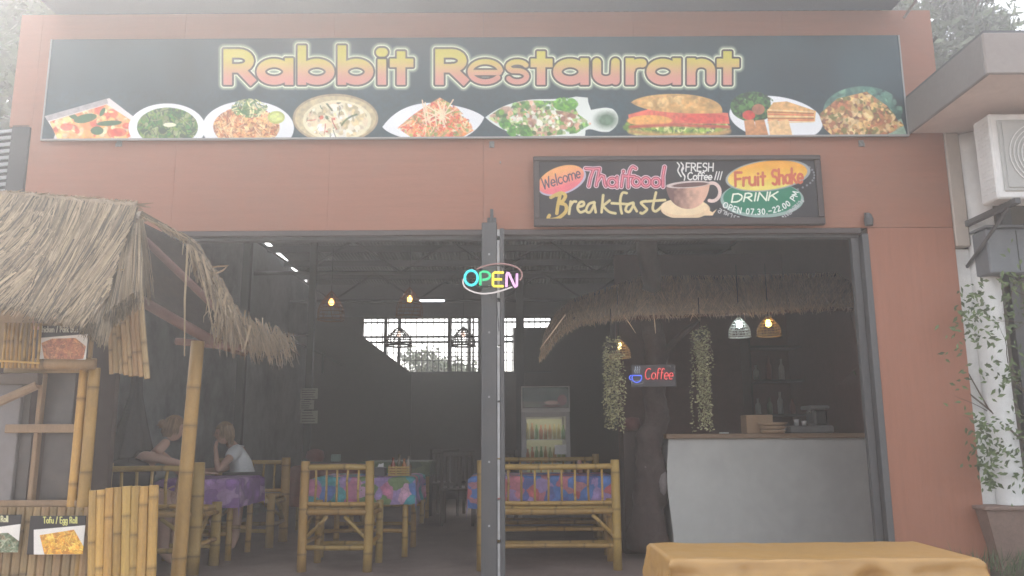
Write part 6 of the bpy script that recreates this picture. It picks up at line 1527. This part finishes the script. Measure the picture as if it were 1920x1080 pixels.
def head_mesh(parent, c, face, tilt, hair_m, hair, name='head'):
    """head with brow, nose, mouth, chin and ears; face = yaw direction of the face"""
    fd = Vector(face).normalized(); up = Vector(tilt).normalized(); sd = up.cross(fd).normalized(); fd = sd.cross(up).normalized(); c = Vector(c)
    def P(f_, s_, u_): return c + fd * f_ + sd * s_ + up * u_
    w = MB(); n_ = 24; rows = 20; vs = []
    for j in range(rows + 1):
        ph_ = PI * j / rows; u_ = .118 * math.cos(ph_)
        for k in range(n_):
            a = 2 * PI * k / n_; f_ = math.cos(a); s_ = math.sin(a); rad = math.sin(ph_)
            F = .094 * f_ * rad; S_ = .074 * s_ * rad
            if u_ < -.03: S_ *= 1 - (-.03 - u_) * 4.2; F = F * (1 - (-.03 - u_) * 2.2) + .006
            fr_ = max(0, f_) ** 6 * rad
            g_ = lambda m_, sg, am: am * math.exp(-((u_ - m_) / sg) ** 2)
            sn = abs(s_)
            F += fr_ * (g_(.022, .012, .004) - g_(.004, .010, .007) * (1 if sn > .12 else .1)) + (math.exp(-(s_ / .13) ** 2) if f_ > 0 else 0) * (g_(-.018, .018, .021) - g_(-.050, .006, .004) + g_(-.06, .005, .003) + g_(-.095, .014, .010)) * rad
            vs.append(P(F, S_, u_))
    w.add(vs, [(j * n_ + k, (j + 1) * n_ + k, (j + 1) * n_ + (k + 1) % n_, j * n_ + (k + 1) % n_) for j in range(rows) for k in range(n_)])
    o = w.build(name, m_skin, parent, smooth=True)
    for s in (-1, 1):
        w = MB(); w.tube([P(.0 + .018 * math.cos(a), s * .074, -.006 + .028 * math.sin(a)) for a in [2 * PI * k / 10 for k in range(11)]], .007, 6); w.build('ear', m_skin, parent, smooth=True)
        w = MB(); e = P(.080, s * .030, .006); w.tube([e - fd * .006 - sd * .012, e, e - fd * .006 + sd * .012], [.002, .007, .002], 8); w.build('eye', mat('dark_eye', (.03, .025, .02), .3, 0, bump=0), parent, smooth=True)
    w = MB(); w.tube([P(.087, -.018, -.055), P(.095, 0, -.054), P(.087, .018, -.055)], [.002, .005, .002], 6); w.build('mouth', mat('lips', (.35, .13, .11), .5, 0, bump=0), parent, smooth=True)
    # hair cap made of many locks
    w = MB(); vs = []
    for j in range(13):
        ph_ = PI * .62 * j / 12
        for k in range(n_):
            a = 2 * PI * k / n_; f_ = math.cos(a); lim = 1.0
            pp_ = ph_ * (.62 if f_ > .55 else (.8 if f_ > .2 else 1.18)); vs.append(P(.103 * f_ * math.sin(pp_) - .004, .084 * math.sin(a) * math.sin(pp_), .128 * math.cos(pp_)))
    w.add(vs, [(j * n_ + k, (j + 1) * n_ + k, (j + 1) * n_ + (k + 1) % n_, j * n_ + (k + 1) % n_) for j in range(12) for k in range(n_)])
    q = random.Random(len(hair))
    for _ in range(240):
        a = q.uniform(.9, 2 * PI - .9); s0 = q.uniform(.2, .9); st0 = P(.09 * math.cos(a) * .9, .078 * math.sin(a), .10 * s0); w.tube([P(.0, 0, .125) * .3 + st0 * .7, st0, P(.105 * math.cos(a), .088 * math.sin(a), -.02 - .04 * q.random())], [.004, .006, .002], 4, q.uniform(.6, 1.3))
    if hair == 'bun':
        b = P(-.10, 0, .03); w.lathe([(0, -.045), (.03, -.035), (.045, 0), (.03, .035), (0, .045)], b, 14)
        for _ in range(120):
            a = q.uniform(0, 6.28); w.tube([b, b + Vector((q.uniform(-.05, .05), q.uniform(-.05, .05), q.uniform(-.05, .04)))], [.006, .002], 4, q.uniform(.6, 1.3))
    else:
        for _ in range(90):
            a = q.uniform(1.9, 4.3); w.tube([P(.085 * math.cos(a), .08 * math.sin(a), .04), P(.10 * math.cos(a), .085 * math.sin(a), -.03), P(.085 * math.cos(a), .07 * math.sin(a), -.10 - .03 * q.random())], [.006, .009, .003], 4, q.uniform(.6, 1.3))
    w.build('hair', hair_m, parent, smooth=True)
# woman in black, seen from behind and the side, leaning towards the table
hd = at(326, 803, 1.62)
wm = empty('person', (hd.x - .25, 1.35, 0), 'seated woman in a black strappy top with bare shoulders leaning forward at left', 'person')
def S3(px, py, Y): return tuple(at(px, py, Y))
hip = (hd.x - .36, 1.42, .62); w1 = (hd.x - .32, 1.44, .76); ch1 = (hd.x - .20, 1.50, .92); nk = (hd.x - .07, 1.56, 1.06); nk2 = tuple(Vector(hd) - Vector((.03, .02, .10)))
shR = (ch1[0] + .06, 1.36, .985); shL = (ch1[0] + .08, 1.66, .985)
haR = S3(334, 908, 1.40); elR = S3(346, 872, 1.33)
kn1 = (hip[0] + .42, 1.60, .60); kn2 = (hip[0] + .42, 1.40, .60)
body = [[(hip, .115, .10), (w1, .09, .085), (ch1, .115, .088), (nk, .055, .05), (nk2, .045, .045)],
        [(ch1, .115, .088), (shR, .052, .048), (elR, .036, .034), (haR, .026, .022)],
        [(ch1, .125, .095), (shL, .055, .05), ((kn1[0] - .02, 1.78, .80), .038, .036), ((kn1[0] + .14, 1.86, .80), .026, .022)],
        [(hip, .135, .12), (kn1, .08, .075), ((kn1[0] + .02, 1.64, .14), .05, .05), ((kn1[0] + .14, 1.66, .04), .04, .03)],
        [(hip, .135, .12), (kn2, .08, .075), ((kn2[0] + .02, 1.38, .14), .05, .05), ((kn2[0] + .14, 1.38, .04), .04, .03)]]
body += hand(haR, (Vector(haR) - Vector(elR)), (.3, -.6, .2), .18); body += hand((kn1[0] + .14, 1.86, .80), (1, .2, 0), (0, 0, -1), .1)
skin('body', body, m_skin, wm)
head_mesh(wm, hd, (1, .30, -.15), (.12, .02, 1), mat('brown_hair', (.32, .20, .11), .6, .3, 20, tint=True), 'bun')
m_black = mat('black_fabric', (.018, .016, .018), .85, .3, 8, bump=.2)
t1 = Vector(w1).lerp(Vector(ch1), .92)
skin('black_top', [[(tuple(Vector(hip) + Vector((-.02, 0, -.02))), .20, .185), (w1, .165, .155), (tuple(t1), .165, .14)], [(tuple(Vector(hip) + Vector((-.02, 0, -.02))), .20, .185), (tuple(Vector(kn1) - Vector((.05, 0, 0))), .135, .125)], [(tuple(Vector(hip) + Vector((-.02, 0, -.02))), .20, .185), (tuple(Vector(kn2) - Vector((.05, 0, 0))), .135, .125)]], m_black, wm)
w = MB(); 
for s in (-.05, .06): w.tube([tuple(t1 + Vector((-.09, s, .03))), tuple(Vector(ch1) + Vector((-.035, s * 1.4, .105))), tuple(Vector(ch1) + Vector((.06, s * 1.5, .09)))], .006, 5)
w.build('strap', m_black, wm)
# a dark bag and shawl on the chair beside her
q_ = at(235, 868, 1.3); w = MB(); n_ = 22
prof = [(.0, .50), (.17, .52), (.21, .64), (.21, .82), (.16, .90), (.07, .94), (0, .945)]; vs = []
for rr, zz in prof:
    for k in range(n_): a = 2 * PI * k / n_; q = rr * (1 + .08 * math.sin(3 * a + zz * 9)); vs.append((q_.x + .04 + q * 1.05 * math.cos(a), 1.28 + q * .6 * math.sin(a), zz + .02 * math.sin(2 * a)))
w.add(vs, [(i * n_ + k, i * n_ + (k + 1) % n_, (i + 1) * n_ + (k + 1) % n_, (i + 1) * n_ + k) for i in range(len(prof) - 1) for k in range(n_)]); o = w.build('dark_bag', m_black, None, True); tag(o, 'soft black bag heaped on the seat left of the woman in black', 'bag')
# person in white, facing left, cheek on hand
hd = at(421, 812, 2.72)
pm_ = empty('person', (hd.x + .1, 2.85, 0), 'seated person in a white t-shirt resting the chin on one hand behind the purple table', 'person')
hip = (hd.x + .16, 2.93, .62); w1 = (hd.x + .15, 2.92, .78); ch1 = (hd.x + .12, 2.86, .95); nk = (hd.x + .05, 2.79, 1.08); nk2 = tuple(Vector(hd) + Vector((.02, .03, -.10)))
shR = (ch1[0] + .03, 2.70, 1.01); shL = (ch1[0] - .03, 3.02, 1.01)
elR = S3(408, 884, 2.38); haR = S3(404, 838, 2.52); elL = (hd.x - .02, 2.9, .80); haL = (hd.x - .22, 2.62, .785)
kn1 = (hip[0] - .12, 2.5, .58); kn2 = (hip[0] + .10, 2.5, .58)
body = [[(hip, .11, .10), (w1, .095, .09), (ch1, .115, .09), (nk, .055, .052), (nk2, .045, .045)],
        [(ch1, .115, .09), (shR, .05, .05), (elR, .036, .034), (haR, .025, .021)], [(ch1, .115, .09), (shL, .05, .05), (elL, .036, .034), (haL, .025, .021)],
        [(hip, .13, .12), (kn1, .075, .07), ((kn1[0], 2.46, .14), .05, .05), ((kn1[0], 2.34, .04), .04, .03)], [(hip, .13, .12), (kn2, .075, .07), ((kn2[0], 2.46, .14), .05, .05), ((kn2[0], 2.34, .04), .04, .03)]]
body += hand(haR, (Vector(hd) + Vector((-.03, -.06, -.02)) - Vector(haR)), (.6, .4, 0), .25); body += hand(haL, (-1, -.3, 0), (0, 0, -1), .12)
skin('body', body, m_skin, pm_)
head_mesh(pm_, hd, (-1, -.55, -.12), (-.05, -.03, 1), mat('fair_hair', (.34, .22, .12), .6, .3, 20, tint=True), 'short')
sl_ = Vector(shR).lerp(Vector(elR), .42); sl2 = Vector(shL).lerp(Vector(elL), .45)
skin('white_t_shirt', [[(tuple(Vector(hip) + Vector((0, 0, -.02))), .19, .175), (w1, .165, .15), (ch1, .165, .135), (tuple(Vector(ch1).lerp(Vector(nk), .72)), .075, .07)], [(ch1, .165, .135), (shR, .085, .08), (tuple(sl_), .068, .066)], [(ch1, .165, .135), (shL, .085, .08), (tuple(sl2), .068, .066)]], mat('white_cotton', (.78, .80, .80), .85, .08, 6, bump=.15), pm_)
skin('dark_shorts', [[(tuple(Vector(hip) + Vector((0, 0, -.04))), .20, .185), (tuple(Vector(kn1).lerp(Vector(hip), .3)), .13, .125)], [(tuple(Vector(hip) + Vector((0, 0, -.04))), .20, .185), (tuple(Vector(kn2).lerp(Vector(hip), .3)), .13, .125)]], m_black, pm_)

# ---- thin haze volume added round the scene, standing in for veiling lens glare
hz = MB(); hz.box(-14.5, 14.5, -16.5, 14.5, -1.3, 8.6)
ho = hz.build('haze', m_white, None); ho.data.materials.clear()
hm = bpy.data.materials.new('lens_veil_haze'); hm.use_nodes = True; hn = hm.node_tree.nodes; hn.clear()
ho_ = hn.new('ShaderNodeOutputMaterial'); hp = hn.new('ShaderNodeVolumePrincipled')
HAZE_D = 0.0180
hp.inputs['Color'].default_value = (.95, .95, .95, 1); hp.inputs['Density'].default_value = HAZE_D; hp.inputs['Anisotropy'].default_value = 0.7
hm.node_tree.links.new(hp.outputs[0], ho_.inputs['Volume']); ho.data.materials.append(hm)
tag(ho, 'thin pale haze added all round the restaurant in place of veiling lens glare', 'haze', kind='stuff')
